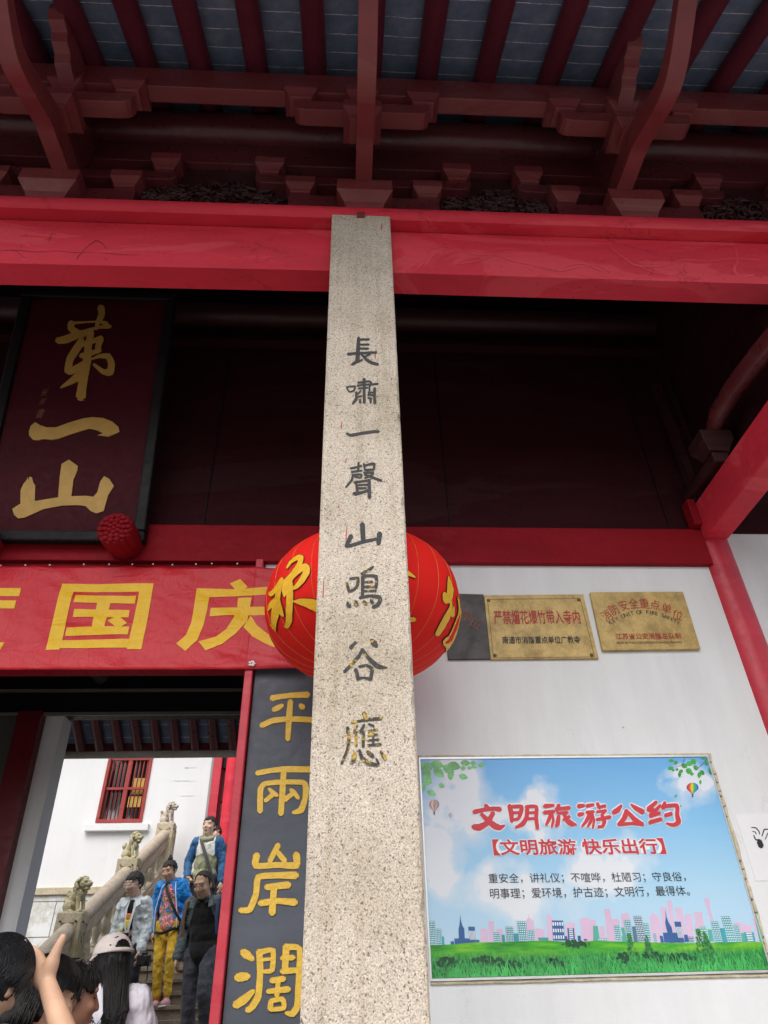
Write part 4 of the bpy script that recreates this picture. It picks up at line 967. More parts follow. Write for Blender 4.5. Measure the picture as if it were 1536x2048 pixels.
MB().box(px0, px1, PY, WY-.0005, pz0, pz1).build('printed_sheet', sky_print(), PO)
frm = plain('aluminium_trim', (0.72, 0.73, 0.74), 0.3, 0.1, 8, 0, 1, 0.5, 0.6)
for q in ((px0-.008, px1+.008, pz1, pz1+.010), (px0-.008, px1+.008, pz0-.010, pz0), (px0-.008, px0, pz0, pz1), (px1, px1+.006, pz0, pz1)):
    MB().box(q[0], q[1], PY-.006, WY-.0003, q[2], q[3]).build('trim', frm, PO)
glue = plain('yellowed_sealant', (0.62, 0.56, 0.40), 0.8, 0.2, 20, 0.6, 40)
def bead(a, c, w0):
    b = MB(); n = 160; pts = []
    for i in range(n+1):
        t = i/n; p = Vector(a).lerp(Vector(c), t); k = noise.noise(Vector((t*14, p.x*3, p.z*3)))
        pts.append((p+Vector((k*.004 if abs(c[0]-a[0]) < .1 else 0, 0, k*.004 if abs(c[0]-a[0]) > .1 else 0)), w0*(1+.3*k)))
    b.tube([p for p, _ in pts], [r_ for _, r_ in pts], 8); return b.build('sealant', glue, PO, smooth=True)
bead((px0-.01, WY-.002, pz1+.018), (px1+.015, WY-.002, pz1+.016), .008)
bead((px1+.022, WY-.003, pz1+.02), (px1+.022, WY-.003, pz0-.02), .010)
bead((px0-.005, WY-.002, pz0-.018), (px1+.02, WY-.002, pz0-.02), .009)
onP = onY(PY)
# skyline
pink = plain('print_pink_towers', (0.70, 0.51, 0.70), 0.3, 0.08, 3); teal = plain('print_teal_towers', (0.05, 0.34, 0.42), 0.3, 0.2, 6); navy = plain('print_navy_towers', (0.035, 0.12, 0.34), 0.3, 0.2, 6); green_b = plain('print_green_towers', (0.10, 0.42, 0.34), 0.3, 0.15, 6); wht = plain('print_window_white', (0.78, 0.86, 0.9), 0.3)
PK1 = '530,340 590,335 600,460 535,465; 598,272 645,272 660,460 610,460; 668,342 722,340 740,460 680,460; 930,265 950,245 955,200 960,245 1000,275 1010,460 930,460; 1010,345 1040,335 1090,350 1100,460 1010,460; 1115,460 1112,230 1122,203 1175,255 1180,460; 1275,295 1320,283 1362,295 1370,460 1280,460; 1405,250 1440,242 1540,268 1560,460 1420,460'
PK2 = '-15,265 10,263 25,300 25,450 -20,450; 58,318 95,318 115,450 65,450; 98,168 145,163 165,250 185,450 125,450; 165,260 200,250 232,265 245,450 180,450; 245,212 290,200 293,180 297,203 320,220 335,450 270,450; 500,230 525,208 521,155 532,208 585,240 610,460 515,460; 590,150 640,150 680,450 620,450; 650,93 690,93 735,450 690,450; 723,155 778,155 830,450 760,450; 806,215 860,212 895,440 830,440; 885,195 955,195 990,440 915,440; 975,85 990,65 983,25 993,68 1020,75 1030,180 1060,270 1040,300 1005,180; 1235,285 1280,278 1310,300 1390,310 1400,450 1260,450; 1400,245 1420,245 1450,450 1430,450'
for tx, ox in ((PK1, 840), (PK2, 1186)):
    for k, t in enumerate(tx.split(';')): poly_mesh(MB(), t, ox, 1780, 4.389, onP, 0.0006+.00004*k).build('pink_tower', pink, PO)
def towers(lst, ox, mat, h, name):
    for k, q in enumerate(lst):
        b = MB(); wv = MB()
        x0, yt, x1, yb, xb0, xb1 = q[:6]; rows, cols = (q[6], q[7]) if len(q) > 6 else (0, 0)
        poly_mesh(b, f'{x0},{yt} {x1},{yt} {xb1},{yb} {xb0},{yb}', ox, 1780, 4.389, onP, h+.00004*k)
        for r_ in range(rows):
            for c_ in range(cols):
                u0, u1 = (c_+.22)/cols, (c_+.80)/cols; v0, v1 = (r_+.25)/rows, (r_+.78)/rows
                pt = lambda u, v: (x0+(x1-x0)*u+((xb0+(xb1-xb0)*u)-(x0+(x1-x0)*u))*v, yt+(yb-yt)*v)
                q4 = [pt(u0, v0), pt(u1, v0), pt(u1, v1), pt(u0, v1)]
                wv.add([P(ox+x/4.389, 1780+y/4.389, PY)+Vector((0, -h-.0008, 0)) for x, y in q4], [(0, 1, 2, 3)])
        o = b.build(name, mat, PO)
        if wv.v: wv.build('window_grid', wht, o)
towers([(80, 272, 130, 485, 95, 140, 11, 4), (138, 340, 187, 485, 145, 195, 8, 4), (190, 408, 210, 485, 195, 215), (640, 372, 700, 460, 650, 708, 5, 5), (715, 393, 742, 460, 720, 748), (748, 322, 818, 455, 758, 826, 8, 5), (820, 382, 872, 452, 826, 878), (848, 275, 932, 452, 868, 946, 9, 5), (945, 352, 1000, 448, 950, 1008, 6, 4), (1036, 418, 1125, 442, 1040, 1128)], 840, teal, 0.0014, 'teal_tower')
towers([(300, 425, 435, 478, 305, 440), (422, 322, 480, 470, 440, 488, 1, 5), (268, 450, 298, 480, 270, 300), (488, 437, 520, 468, 490, 523), (1155, 268, 1255, 442, 1168, 1272, 3, 5), (1260, 405, 1290, 445, 1268, 1296), (1292, 335, 1350, 442, 1300, 1360, 6, 1), (1382, 402, 1408, 444, 1386, 1412), (1436, 430, 1465, 444, 1438, 1466)], 840, navy, 0.0018, 'navy_tower')
NV = '338,340 345,310 350,265 353,212 358,265 370,310 388,340 395,470 342,478'
poly_mesh(MB(), NV, 840, 1780, 4.389, onP, 0.0026).build('navy_tower', navy, PO)
towers([(180, 310, 232, 455, 200, 250, 8, 4), (268, 265, 326, 458, 300, 355, 10, 4), (440, 292, 488, 460, 468, 510, 8, 4), (525, 380, 552, 460, 540, 565, 5, 3), (1030, 275, 1098, 460, 1070, 1140, 10, 5), (1120, 230, 1200, 460, 1185, 1258, 11, 5), (1228, 305, 1278, 458, 1258, 1308, 8, 4), (1320, 370, 1408, 452, 1340, 1425, 4, 1), (1110, 335, 1150, 458, 1130, 1180)], 1186, teal, 0.0014, 'teal_tower')
towers([(352, 228, 424, 460, 400, 468, 12, 5), (340, 320, 370, 460, 360, 395)], 1186, plain('print_grey_blue', (0.09, 0.20, 0.30), .3), 0.0019, 'slate_tower')
towers([(612, 375, 745, 460, 625, 758), (712, 278, 768, 460, 755, 802, 1, 5), (582, 402, 610, 460, 595, 622), (798, 392, 828, 456, 803, 838), (832, 410, 880, 456, 840, 888, 3, 4)], 1186, navy, 0.0019, 'navy_tower')
poly_mesh(MB(), '632,290 637,240 632,170 645,240 660,280 690,330 712,460 672,462', 1186, 1780, 4.389, onP, 0.0027).build('navy_tower', navy, PO)
towers([(245, 330, 272, 455, 270, 300), (250, 405, 300, 456, 258, 305), (1005, 347, 1040, 450, 1020, 1060), (932, 322, 990, 450, 955, 1015, 6, 4), (0, 315, 40, 445, 0, 60), (1415, 225, 1435, 458, 1462, 1500), (1296, 378, 1325, 455, 1310, 1340), (42, 425, 130, 445, 45, 132, 1, 6)], 1186, green_b, 0.0016, 'green_tower')
# meadow
def meadow():
    m, nt, b = nmat('poster_meadow_print'); co = coords(nt, 'Object'); n = noise_n(nt, coords(nt, 'Object', (1, 1, 6)), 5, 7, 0.6); n2 = noise_n(nt, coords(nt, 'Object', (3, 1, 1.2)), 26, 6, 0.75, 1.0)
    sx = nt.nodes.new('ShaderNodeSeparateXYZ'); nt.links.new(co, sx.inputs[0]); mp = nt.nodes.new('ShaderNodeMapRange'); mp.inputs[1].default_value = pz0; mp.inputs[2].default_value = pz0+.19; nt.links.new(sx.outputs['Z'], mp.inputs[0])
    a = ramp(nt, n.outputs[0], [(0.3, (0.015, 0.22, 0.02)), (0.5, (0.06, 0.42, 0.02)), (0.7, (0.26, 0.62, 0.02))])
    c = ramp(nt, n2.outputs[0], [(0.35, (0.004, 0.05, 0.02)), (0.5, (0.02, 0.28, 0.06)), (0.65, (0.12, 0.5, 0.14)), (0.8, (0.45, 0.7, 0.4))])
    f = ramp(nt, mp.outputs[0], [(0.35, (1, 1, 1)), (0.6, (0, 0, 0))])
    nt.links.new(mix(nt, f.outputs[0], a.outputs[0], c.outputs[0]), b.inputs['Base Color']); b.inputs['Roughness'].default_value = 0.22; return m
pts = [(P(x, y, PY).x, P(x, y, PY).z) for x, y in ((862, 1891), (900, 1889), (950, 1885), (1020, 1884), (1090, 1881), (1140, 1884), (1190, 1882), (1260, 1884), (1330, 1886), (1400, 1886), (1460, 1885), (1517, 1884))]
zg = [q[1] for q in pts]; xs_ = [px0+.001]+[q[0] for q in pts[1:-1]]+[px1-.001]
b = MB(); n_ = len(xs_)
b.add([(x, PY-.0032, z) for x, z in zip(xs_, zg)]+[(x, PY-.0032, pz0+.001) for x in xs_], [(i, i+1, n_+i+1, n_+i) for i in range(n_-1)])
b.build('meadow', meadow(), PO)
gd, gl = plain('print_dark_bush', (0.008, 0.07, 0.03), .3, .4, 50), plain('print_grass_blade', (0.06, 0.44, 0.10), .3, .5, 9)
b = MB(); rnd = random.Random(4)
for i in range(330):
    x = rnd.uniform(px0+.02, px1-.02); z = pz0+.002; h = rnd.uniform(.03, .085)*(0.6+.4*abs(math.sin(x*7))); l = rnd.uniform(-.035, .035); w_ = .003
    b.add([(x-w_, PY-.0042-.000002*i, z), (x+w_, PY-.0042-.000002*i, z), (x+l*.6+w_*.6, PY-.0042-.000002*i, z+h*.7), (x+l, PY-.0042-.000002*i, z+h), (x+l*.6-w_*.6, PY-.0042-.000002*i, z+h*.7)], [(0, 1, 2, 3, 4)])
b.build('grass_blades', gl, PO)
b = MB()
def blobs(cx, cz, rx_, rz_, n):
    for i in range(n):
        a = rnd.uniform(0, 6.28); q = math.sqrt(rnd.random()); x = cx+rx_*q*math.cos(a); z = cz+rz_*q*math.sin(a); s_ = rnd.uniform(.004, .010); yy = PY-.0037-.000001*rnd.randrange(300)
        b.add([(x+s_*math.cos(k*1.05)*rnd.uniform(.6, 1.2), yy, z+s_*math.sin(k*1.05)*rnd.uniform(.6, 1.2)) for k in range(6)], [tuple(range(6))])
for px_, py_, rx_, rz_, n in ((895, 1925, .05, .02, 50), (975, 1922, .08, .02, 60), (1020, 1930, .06, .015, 40), (1150, 1888, .07, .013, 50), (1350, 1917, .10, .018, 90), (1245, 1915, .03, .02, 30), (1110, 1925, .04, .02, 40), (1300, 1910, .04, .015, 40)):
    p = P(px_, py_, PY); blobs(p.x, p.z, rx_, rz_, n)
b.build('bushes', gd, PO)
for px_, py_, s_ in ((1262, 1893, 1.0), (1296, 1894, .9), (1401, 1885, 1.25), (1414, 1890, 1.1)):
    p = P(px_, py_, PY); b = MB()
    for i in range(70):
        t = rnd.random(); z = p.z-.035*s_+.085*s_*t; x = p.x+rnd.uniform(-1, 1)*.026*s_*(1-t*.85); q = rnd.uniform(.003, .007)
        b.add([(x+q*math.cos(k*1.05)*rnd.uniform(.6, 1.2), PY-.0046-.000002*i, z+q*math.sin(k*1.05)) for k in range(6)], [tuple(range(6))])
    b.add([(p.x-.0025, PY-.0045, p.z-.055*s_), (p.x+.0025, PY-.0045, p.z-.055*s_), (p.x+.002, PY-.0045, p.z-.03*s_), (p.x-.002, PY-.0045, p.z-.03*s_)], [(0, 1, 2, 3)])
    b.build('printed_tree', plain('print_tree', (0.03, 0.2, 0.05), .3, .9, 60), PO)
# leaves top corners
lf1, lf2 = plain('print_leaf_pale', (0.20, 0.55, 0.20), .3, .4, 14), plain('print_leaf_green', (0.05, 0.36, 0.07), .3, .4, 14)
def leaves(lst, ox, mat, name):
    b = MB()
    for k, (x, y, l, w_, a) in enumerate(lst):
        ca, sa = math.cos(R_(a)), math.sin(R_(a)); out = []
        for u, v in ((-1, 0), (-.6, .75), (0, 1), (.5, .7), (1, 0), (.5, -.7), (0, -1), (-.6, -.75)): out.append((x+u*l*ca-v*w_*sa, y+u*l*sa+v*w_*ca))
        zmax = pz1-.002
        vs = []
        for q in out:
            p = P(ox+q[0]/4.389, 1500+q[1]/4.389, PY); vs.append((max(px0+.002, min(px1-.002, p.x)), PY-.0008-.00008*k, min(zmax, p.z)))
        b.add(vs, [tuple(range(8))])
    return b.build(name, mat, PO)
leaves([(55, 150, 60, 45, 20), (150, 130, 60, 40, 10), (60, 210, 60, 40, 70), (165, 200, 60, 40, 40), (65, 270, 45, 50, 30), (250, 170, 60, 38, 30), (300, 140, 60, 38, 15), (270, 220, 30, 45, 0), (380, 235, 42, 26, 15), (400, 115, 45, 28, 5), (380, 160, 24, 20, 0), (470, 115, 30, 20, 0), (540, 130, 32, 20, -10), (475, 150, 28, 14, 10), (435, 158, 24, 16, 0), (188, 312, 28, 22, 40), (100, 378, 42, 28, 25), (30, 330, 20, 35, 0)], 840, lf1, 'leaf_spray')
leaves([(845, 92, 28, 15, 5), (885, 112, 20, 18, 0), (840, 160, 28, 18, -10), (895, 172, 14, 14, 0), (862, 178, 12, 12, 0), (960, 140, 30, 22, 25), (1005, 120, 32, 22, 0), (1040, 102, 28, 26, 50), (1060, 155, 22, 22, 0), (1000, 185, 32, 26, 30), (930, 188, 18, 20, 60), (918, 215, 16, 26, 0), (1025, 210, 18, 16, 0), (1090, 220, 18, 28, 0), (1115, 200, 28, 20, 50), (1100, 282, 12, 20, 0), (1155, 118, 20, 20, 0), (1195, 180, 24, 42, 0), (1130, 75, 30, 8, 0), (885, 404, 16, 8, -50), (927, 492, 7, 10, 30)], 1150, lf2, 'leaf_spray')
b = MB(); stroke_mesh(b, pstrokes('960,75,4 940,130,3 885,150,3; 1170,70,5 1120,120,4 1060,180,3; 1040,130,3 1055,170,3'), 1150, 1500, 4.389, onP, 0.003, 0.00005, 0); b.build('twig', plain('print_twig', (0.06, 0.05, 0.05), .4), PO)
# balloons
def balloon(cx, cy, rx_, ry_, cols, ox, basket):
    T_ = None
    b0 = MB(); nS = len(cols)
    for k, c in enumerate(cols):
        b = MB(); u0, u1 = -1+2*k/nS, -1+2*(k+1)/nS; vs = []
        N_ = 12
        for j in range(N_+1):
            t = j/N_; a = -90+t*180
            w_ = math.cos(R_(a)) if a < 20 else math.cos(R_(20))*(1-(a-20)/70)*1.0+0.12*((a-20)/70)
            yy = math.sin(R_(a)) if a < 20 else math.sin(R_(20))+(a-20)/70*0.95
            for u in (u0, u1): vs.append((cx+rx_*w_*u, cy+ry_*yy))
        b.add([P(ox+x/4.389, 1500+y/4.389, PY)+Vector((0, -.0012-.00003*k, 0)) for x, y in vs], [(2*j, 2*j+1, 2*j+3, 2*j+2) for j in range(N_)])
        o = b.build('balloon_gore' if T_ else 'printed_balloon', plain('print_%s' % c[0], c[1], .3), PO if T_ is None else T_)
        if T_ is None: T_ = o
    if basket:
        b = MB(); stroke_mesh(b, [[(cx, cy+ry_*1.42, rx_*.35), (cx, cy+ry_*1.55, rx_*.3)], [(cx, cy+ry_*1.78, rx_*.3), (cx, cy+ry_*1.95, rx_*.26)]], ox, 1500, 4.389, onP, 0.002, .0001, 0); b.build('basket', plain('print_basket', (.05, .05, .1), .4), T_)
balloon(1031, 330, 53, 42, [('magenta', (.45, .03, .10)), ('scarlet', (.62, .05, .03)), ('orange', (.75, .25, .03)), ('yellow', (.75, .65, .05)), ('lime', (.3, .6, .05)), ('green', (.05, .40, .10)), ('cyan', (.03, .35, .5)), ('blue', (.03, .10, .5))], 1150, True)
balloon(125, 480, 45, 44, [('rose', (.55, .22, .26)), ('cream', (.7, .55, .4)), ('rose', (.55, .22, .26)), ('seagreen', (.25, .5, .45)), ('rose', (.55, .22, .26))], 840, True)
balloon(270, 572, 20, 20, [('greyish', (.45, .45, .47)), ('greyish2', (.6, .6, .6))], 840, False)
# heading
H1 = '575,488,35 608,525,35; 475,545,40 560,525,35 650,515,35 700,522,45; 640,555,40 590,640,45 520,680,60 470,675,50; 540,565,30 600,625,45 660,670,55 700,682,45 742,662,14; 785,490,40 800,560,40 805,630,28; 790,500,30 890,497,32 880,560,36 862,605,26 810,615,26; 805,552,25 880,550,25; 940,495,34 935,590,36 900,650,40 840,680,22; 930,500,30 1020,498,30 1018,600,34 1030,690,30; 940,553,24 1010,550,24; 940,605,24 1015,602,24; 1095,495,40 1170,487,26; 1090,550,36 1160,545,36 1175,540,28; 1150,555,26 1130,610,30 1105,660,20; 1160,570,18 1168,620,22 1155,675,18; 1215,485,34 1200,535,24; 1190,520,26 1310,508,32; 1205,555,20 1290,550,32; 1215,580,30 1205,650,40 1190,670,24; 1260,560,26 1290,620,40 1330,650,45 1368,655,14; 1310,585,26 1255,615,18'
H2 = '30,495,40 78,488,30; 32,570,38 70,560,30; 105,492,36 160,482,26; 100,548,28 160,543,30; 125,555,26 100,620,30 60,672,18; 140,570,20 135,630,26 110,675,20; 150,560,18 165,620,22 155,685,18; 195,470,30 215,515,22; 200,505,22 262,492,30; 190,545,22 270,533,26; 265,535,24 230,575,20; 235,575,26 255,630,34 240,672,26 205,675,26; 190,612,26 305,590,34; 405,488,22 370,530,45 335,550,40; 488,478,14 530,510,36 592,545,45; 450,535,40 430,600,42 380,655,30; 385,655,30 500,645,26 590,652,36; 460,545,30 520,610,40 585,652,34; 710,458,30 670,495,36 640,522,40 700,530,26; 745,485,20 690,550,36 650,582,34 740,555,30; 655,635,36 752,608,34; 785,462,26 768,510,40; 775,497,30 890,487,32 892,570,36 905,635,42 860,660,32 800,645,16; 790,575,34 842,560,32'
hdg = plain('print_heading_red', (0.60, 0.025, 0.04), .25, .05); hwh = plain('print_white_outline', (0.84, 0.86, 0.9), .25, .03)
for tx, ox in ((H1, 840), (H2, 1150)):
    c = stroke_mesh(MB(), pstrokes(tx), ox, 1500, 4.389, onP, 0.0030, 0.0002, 0, 1).build('heading', hdg, PO)
    stroke_mesh(MB(), pstrokes(tx), ox, 1500, 4.389, onP, 0.0007, 0.00006, 0, 13).build('heading_outline', hwh, c)
ptx = plain('print_text_black', (0.025, 0.03, 0.04), .25)
for txt, bl, br, tl, mt, bd in (('【文明旅游 快乐出行】', (988, 1711), (1333, 1708), (984, 1679), hdg, 0.022), ('重安全，讲礼仪；不喧哗，杜陋习；守良俗，', (978, 1768), (1373, 1764), (976, 1747), ptx, 0.0), ('明事理；爱环境，护古迹；文明行，最得体。', (981, 1799), (1381, 1793), (979, 1777), ptx, 0.0)):
    b = MB(); text_on(b, txt, bl, br, tl, PY, 0.0026, bd); o = b.build('text_line', mt, PO)
    if mt is hdg:
        b = MB(); text_on(b, txt, bl, br, tl, PY, 0.0012, 0.10, 8); b.build('text_outline', hwh, o)

# no smoking paper at the right
NS = thing('paper_notice', 'white paper no smoking notice taped to the wall at the right edge', 'notice', (2.3, WY, 2.1))
a = P(1470, 1628, WY); c = P(1508, 1762, WY)
MB().box(a.x, a.x+.42, WY-.003, WY-.0006, c.z, a.z).build('paper', plain('notice_paper', (0.80, 0.81, 0.84), .5, .03), NS)
b = MB(); stroke_mesh(b, pstrokes('388,805,6 415,808,7 435,830,7 440,848,6; 395,830,5 412,835,6 418,848,5; 402,855,7 412,878,8 430,890,7; 415,885,6 435,882,7 450,890,8; 437,895,34 450,925,34; 455,860,7 468,820,8 480,817,7 600,822,7; 475,880,6 492,840,6'), 1380, 1400, 3.16, onY(WY-.003), 0.0008, 0.00005, 0)
b.build('printed_mark', ptx, NS)
# ================================================================== stairs behind the gate
ST = lambda y: 1.5+0.45*(y-9.5)
RI, TR = 0.13, 0.13/0.45
SY0 = 9.5-(1.5-FL)/0.45
struct(MB().box(-9, 3.0, 6.0, SY0+0.1, 0.004, FL-0.004).build('courtyard_paving', 'paving'))
b = MB(); nst = 21
for i in range(nst):
    y = SY0+TR*i; z = FL+RI*(i+1)
    b.box(-2.86, 0.9, y, y+TR+(.02 if i < nst-1 else 2.2), FL-.25, z-.045)
    b.box(-2.86, 0.9, y-.022, y+TR+(.02 if i < nst-1 else 2.2), z-.044, z)
struct(b.build('stairs', 'step', bev=0.006))
ZT = FL+RI*nst
struct(MB().box(-2.5, 3.5, SY0+TR*nst+.1, 16.5, ZT-.4, ZT-.006).build('upper_terrace', 'paving'))
# landing wall right of the stairs
# ================================================================== balustrade
XB = -3.0
BL = thing('stone_balustrade', 'carved stone balustrade with round handrail climbing beside the steps', 'balustrade', (XB, 9, FL))
PYs = [7.07, 8.90, 10.73, 12.56]
ptop = lambda y: ST(y)+1.17
def post(y, small=False):
    z1 = ptop(y); z0 = max(FL-.05, ST(y)-.15)
    o = MB().box(XB-.14, XB+.14, y-.13, y+.13, z0, z1).build('newel_post', 'stone', BL, bev=0.012)
    # carved front panel: raised border and scroll
    f = MB()
    for q in ((XB-.09, XB-.07, z0+.3, z1-.08), (XB+.07, XB+.09, z0+.3, z1-.08), (XB-.09, XB+.09, z1-.1, z1-.08)): f.box(q[0], q[1], y-.142, y-.128, q[2], q[3])
    f.tube([(XB+.04*math.cos(a), y-.134, z1-.2+.04*math.sin(a)) for a in [i*.6 for i in range(9)]], .010, 6)
    g_ = MB()
    for q in ((y-.09, y-.07, z0+.3, z1-.08), (y+.07, y+.09, z0+.3, z1-.08), (y-.09, y+.09, z1-.1, z1-.08)): g_.box(XB+.138, XB+.152, q[0], q[1], q[2], q[3])
    g_.tube([(XB+.144, y+.045*math.cos(a), z1-.22+.045*math.sin(a)) for a in [i*.6 for i in range(10)]], .010, 6)
    f.build('carved_border', 'stone', o, smooth=40); g_.build('carved_border', 'stone', o, smooth=40)
for y in PYs: post(y)
def baluster(y, zt, zb_):
    h = zt-zb_
    prof = [(.055, 0), (.06, .04*h), (.04, .10*h), (.032, .2*h), (.05, .36*h), (.066, .5*h), (.05, .66*h), (.034, .75*h), (.05, .86*h), (.062, .95*h), (.05, h)]
    return MB().lathe(prof, (XB, y, zb_), 14)
for a, c in zip(PYs[:-1], PYs[1:]):
    y0_, y1_b = a+.10, c-.10
    f = lambda y: ptop(y)-.135
    MB().tube([(XB, y0_, f(y0_)), (XB, y1_b, f(y1_b))], .088, 20).build('handrail', 'stonewarm', BL, smooth=40)
    b = MB()
    def sl_box(x0, x1, zo0, zo1):
        b.add([(x0, y0_, ptop(y0_)+zo0), (x1, y0_, ptop(y0_)+zo0), (x1, y1_b, ptop(y1_b)+zo0), (x0, y1_b, ptop(y1_b)+zo0), (x0, y0_, ptop(y0_)+zo1), (x1, y0_, ptop(y0_)+zo1), (x1, y1_b, ptop(y1_b)+zo1), (x0, y1_b, ptop(y1_b)+zo1)],
              [(0, 1, 2, 3), (7, 6, 5, 4), (0, 4, 5, 1), (1, 5, 6, 2), (2, 6, 7, 3), (3, 7, 4, 0)])
    sl_box(XB-.075, XB+.075, -.335, -.20); b.build('under_rail', 'stonewarm', BL, bev=0.01)
    b = MB(); sl_box(XB-.06, XB+.06, -1.12, -.66); b.build('panel', 'stonewarm', BL, bev=0.01)
    b = MB()
    for q in (-.76, -1.02): sl_box(XB+.058, XB+.072, q-.025, q+.025)
    b.build('panel_moulding', 'stone', BL)
    for k in range(5):
        y = y0_+(y1_b-y0_)*(k+.5)/5
        if k % 2 == 0: baluster(y, ptop(y)-.32, ptop(y)-.68).build('baluster', 'stone', BL, smooth=50)
        else:
            b = MB()
            for q in range(3): b.ell((XB, y+(-.05, .05, 0)[q], ptop(y)-.58+(.0, .0, .12)[q]), (.055, .07, .085), None, 12, 8)
            b.cap((XB, y, ptop(y)-.68), (XB, y, ptop(y)-.33), .06, .05)
            remesh(b, 'cloud_baluster', 0.012, 2, 'stone', BL, 0.006, 0.03)
# ------------------------------------------------------------------ lions
def lion(y, label, mat='stone', yaw=0.0, seed=1, sc=1.0):
    rnd = random.Random(seed)
    T_ = thing('stone_lion', label, 'stone lion', (XB, y, ptop(y)), 'stone lions on the balustrade posts')
    b = MB()
    E_ = lambda c, r, Mx=None: b.ell(c, r, Mx, 14, 10)
    Rt = Matrix.Rotation(R_(-38), 3, 'Y')
    # faces +x ; x forward, z up
    E_((-.060, 0, .072), (.075, .080, .064)); b.cap((-.070, 0, .10), (.005, 0, .20), .058, .052)
    E_((.026, 0, .175), (.050, .060, .062)); E_((.055, 0, .272), (.060, .062, .058)); E_((.112, 0, .262), (.038, .040, .026)); E_((.100, 0, .222), (.032, .032, .015))
    E_((.142, 0, .276), (.014, .022, .012)); E_((.096, .036, .298), (.018, .015, .012)); E_((.096, -.036, .298), (.018, .015, .012))
    for s_ in (-1, 1):
        b.cap((.042, .040*s_, .16), (.068, .044*s_, .03), .024, .019); E_((.086, .044*s_, .018), (.032, .024, .017))
        E_((-.055, .060*s_, .060), (.056, .030, .054)); E_((-.010, .066*s_, .016), (.036, .020, .016))
        E_((.035, .062*s_, .312), (.013, .012, .022))
    for i in range(95):
        d = Vector((rnd.gauss(-.35, .6), rnd.gauss(0, 1), rnd.gauss(-.05, .9))).normalized()
        if d.x > .25: continue
        p = Vector((.040, 0, .245))+Vector((d.x*.078, d.y*.080, d.z*.092)); E_(tuple(p), (.0165, .0165, .0165))
    for i in range(14): E_((-.125+rnd.uniform(-.015, .015), rnd.uniform(-.025, .025), .09+i*.009), (.018, .018, .018))
    b.box(-.12, .115, -.085, .085, -.004, .014)
    b.xform(Matrix.Translation((XB, y, ptop(y))) @ Matrix.Rotation(yaw, 4, 'Z') @ Matrix.Scale(sc, 4))
    o = remesh(b, 'lion_body', 0.0055, 0, mat, T_, 0.003, 0.018); return T_
M['lionmoss'] = stone('lion_mossy_stone', (0.62, 0.56, 0.36), (0.38, 0.36, 0.14), 0.6)
M['lionpale'] = stone('lion_pale_stone', (0.60, 0.53, 0.44), (0.42, 0.38, 0.26), 0.3)
lion(8.90, 'mossy seated stone lion on the lowest visible newel post', 'lionmoss', R_(-20), 2, 1.06)
lion(10.73, 'seated stone lion on the middle newel post, yellowish with moss', 'lionmoss', R_(-25), 3, 1.04)
lion(12.56, 'pale grey seated stone lion on the highest newel post', 'lionpale', R_(-15), 4, 1.04)

# ================================================================== white building behind
WB = thing('white_building', 'whitewashed temple hall with a red barred window above a stone plinth', 'building', (-4, 13.1, ZT))
WBY = 13.1
wx0, wx1 = P(191, 1645, WBY).x, P(284, 1645, WBY).x; wz0 = P(200, 1646, WBY).z; wz1 = wz0+1.62
xe = P(420, 1560, WBY).x
b = MB()
zb0 = P(200, 1774, WBY).z
b.box(-10, wx0, WBY, WBY+.3, zb0, 6.1); b.box(wx1, xe, WBY, WBY+.3, zb0, 6.1); b.box(wx0, wx1, WBY, WBY+.3, zb0, wz0); b.box(wx0, wx1, WBY, WBY+.3, wz1, 6.1)
b.build('whitewashed_wall', 'whiteout', WB)
def slabmat():
    m, nt, b = nmat('plinth_slabs'); co = coords(nt, 'Object'); mp = nt.nodes.new('ShaderNodeMapping'); mp.inputs['Rotation'].default_value = (R_(90), 0, 0); nt.links.new(co, mp.inputs[0])
    br = N(nt, 'ShaderNodeTexBrick'); nt.links.new(mp.outputs[0], br.inputs['Vector']); br.inputs['Scale'].default_value = 1; br.inputs['Brick Width'].default_value = 0.86; br.inputs['Row Height'].default_value = 0.50; br.inputs['Mortar Size'].default_value = .008
    br.inputs['Color1'].default_value = (.74, .76, .76, 1); br.inputs['Color2'].default_value = (.66, .69, .69, 1); br.inputs['Mortar'].default_value = (.16, .16, .15, 1)
    n = noise_n(nt, co, 3.2, 7, .7); f = ramp(nt, n.outputs[0], [(.38, (.62, .60, .50)), (.55, (1, 1, 1))])
    nt.links.new(mix(nt, 1, br.outputs[0], f.outputs[0], 'MULTIPLY'), b.inputs['Base Color']); b.inputs['Roughness'].default_value = .7; return m
M['slabs'] = slabmat()
MB().box(-10, xe-.05, WBY-.02, WBY+.3, FL-.2, zb0-.115).build('plinth', 'slabs', WB)
MB().box(-10, xe-.05, WBY-.07, WBY+.3, zb0-.11, zb0-.002).build('plinth_coping', 'stone', WB, bev=.01)
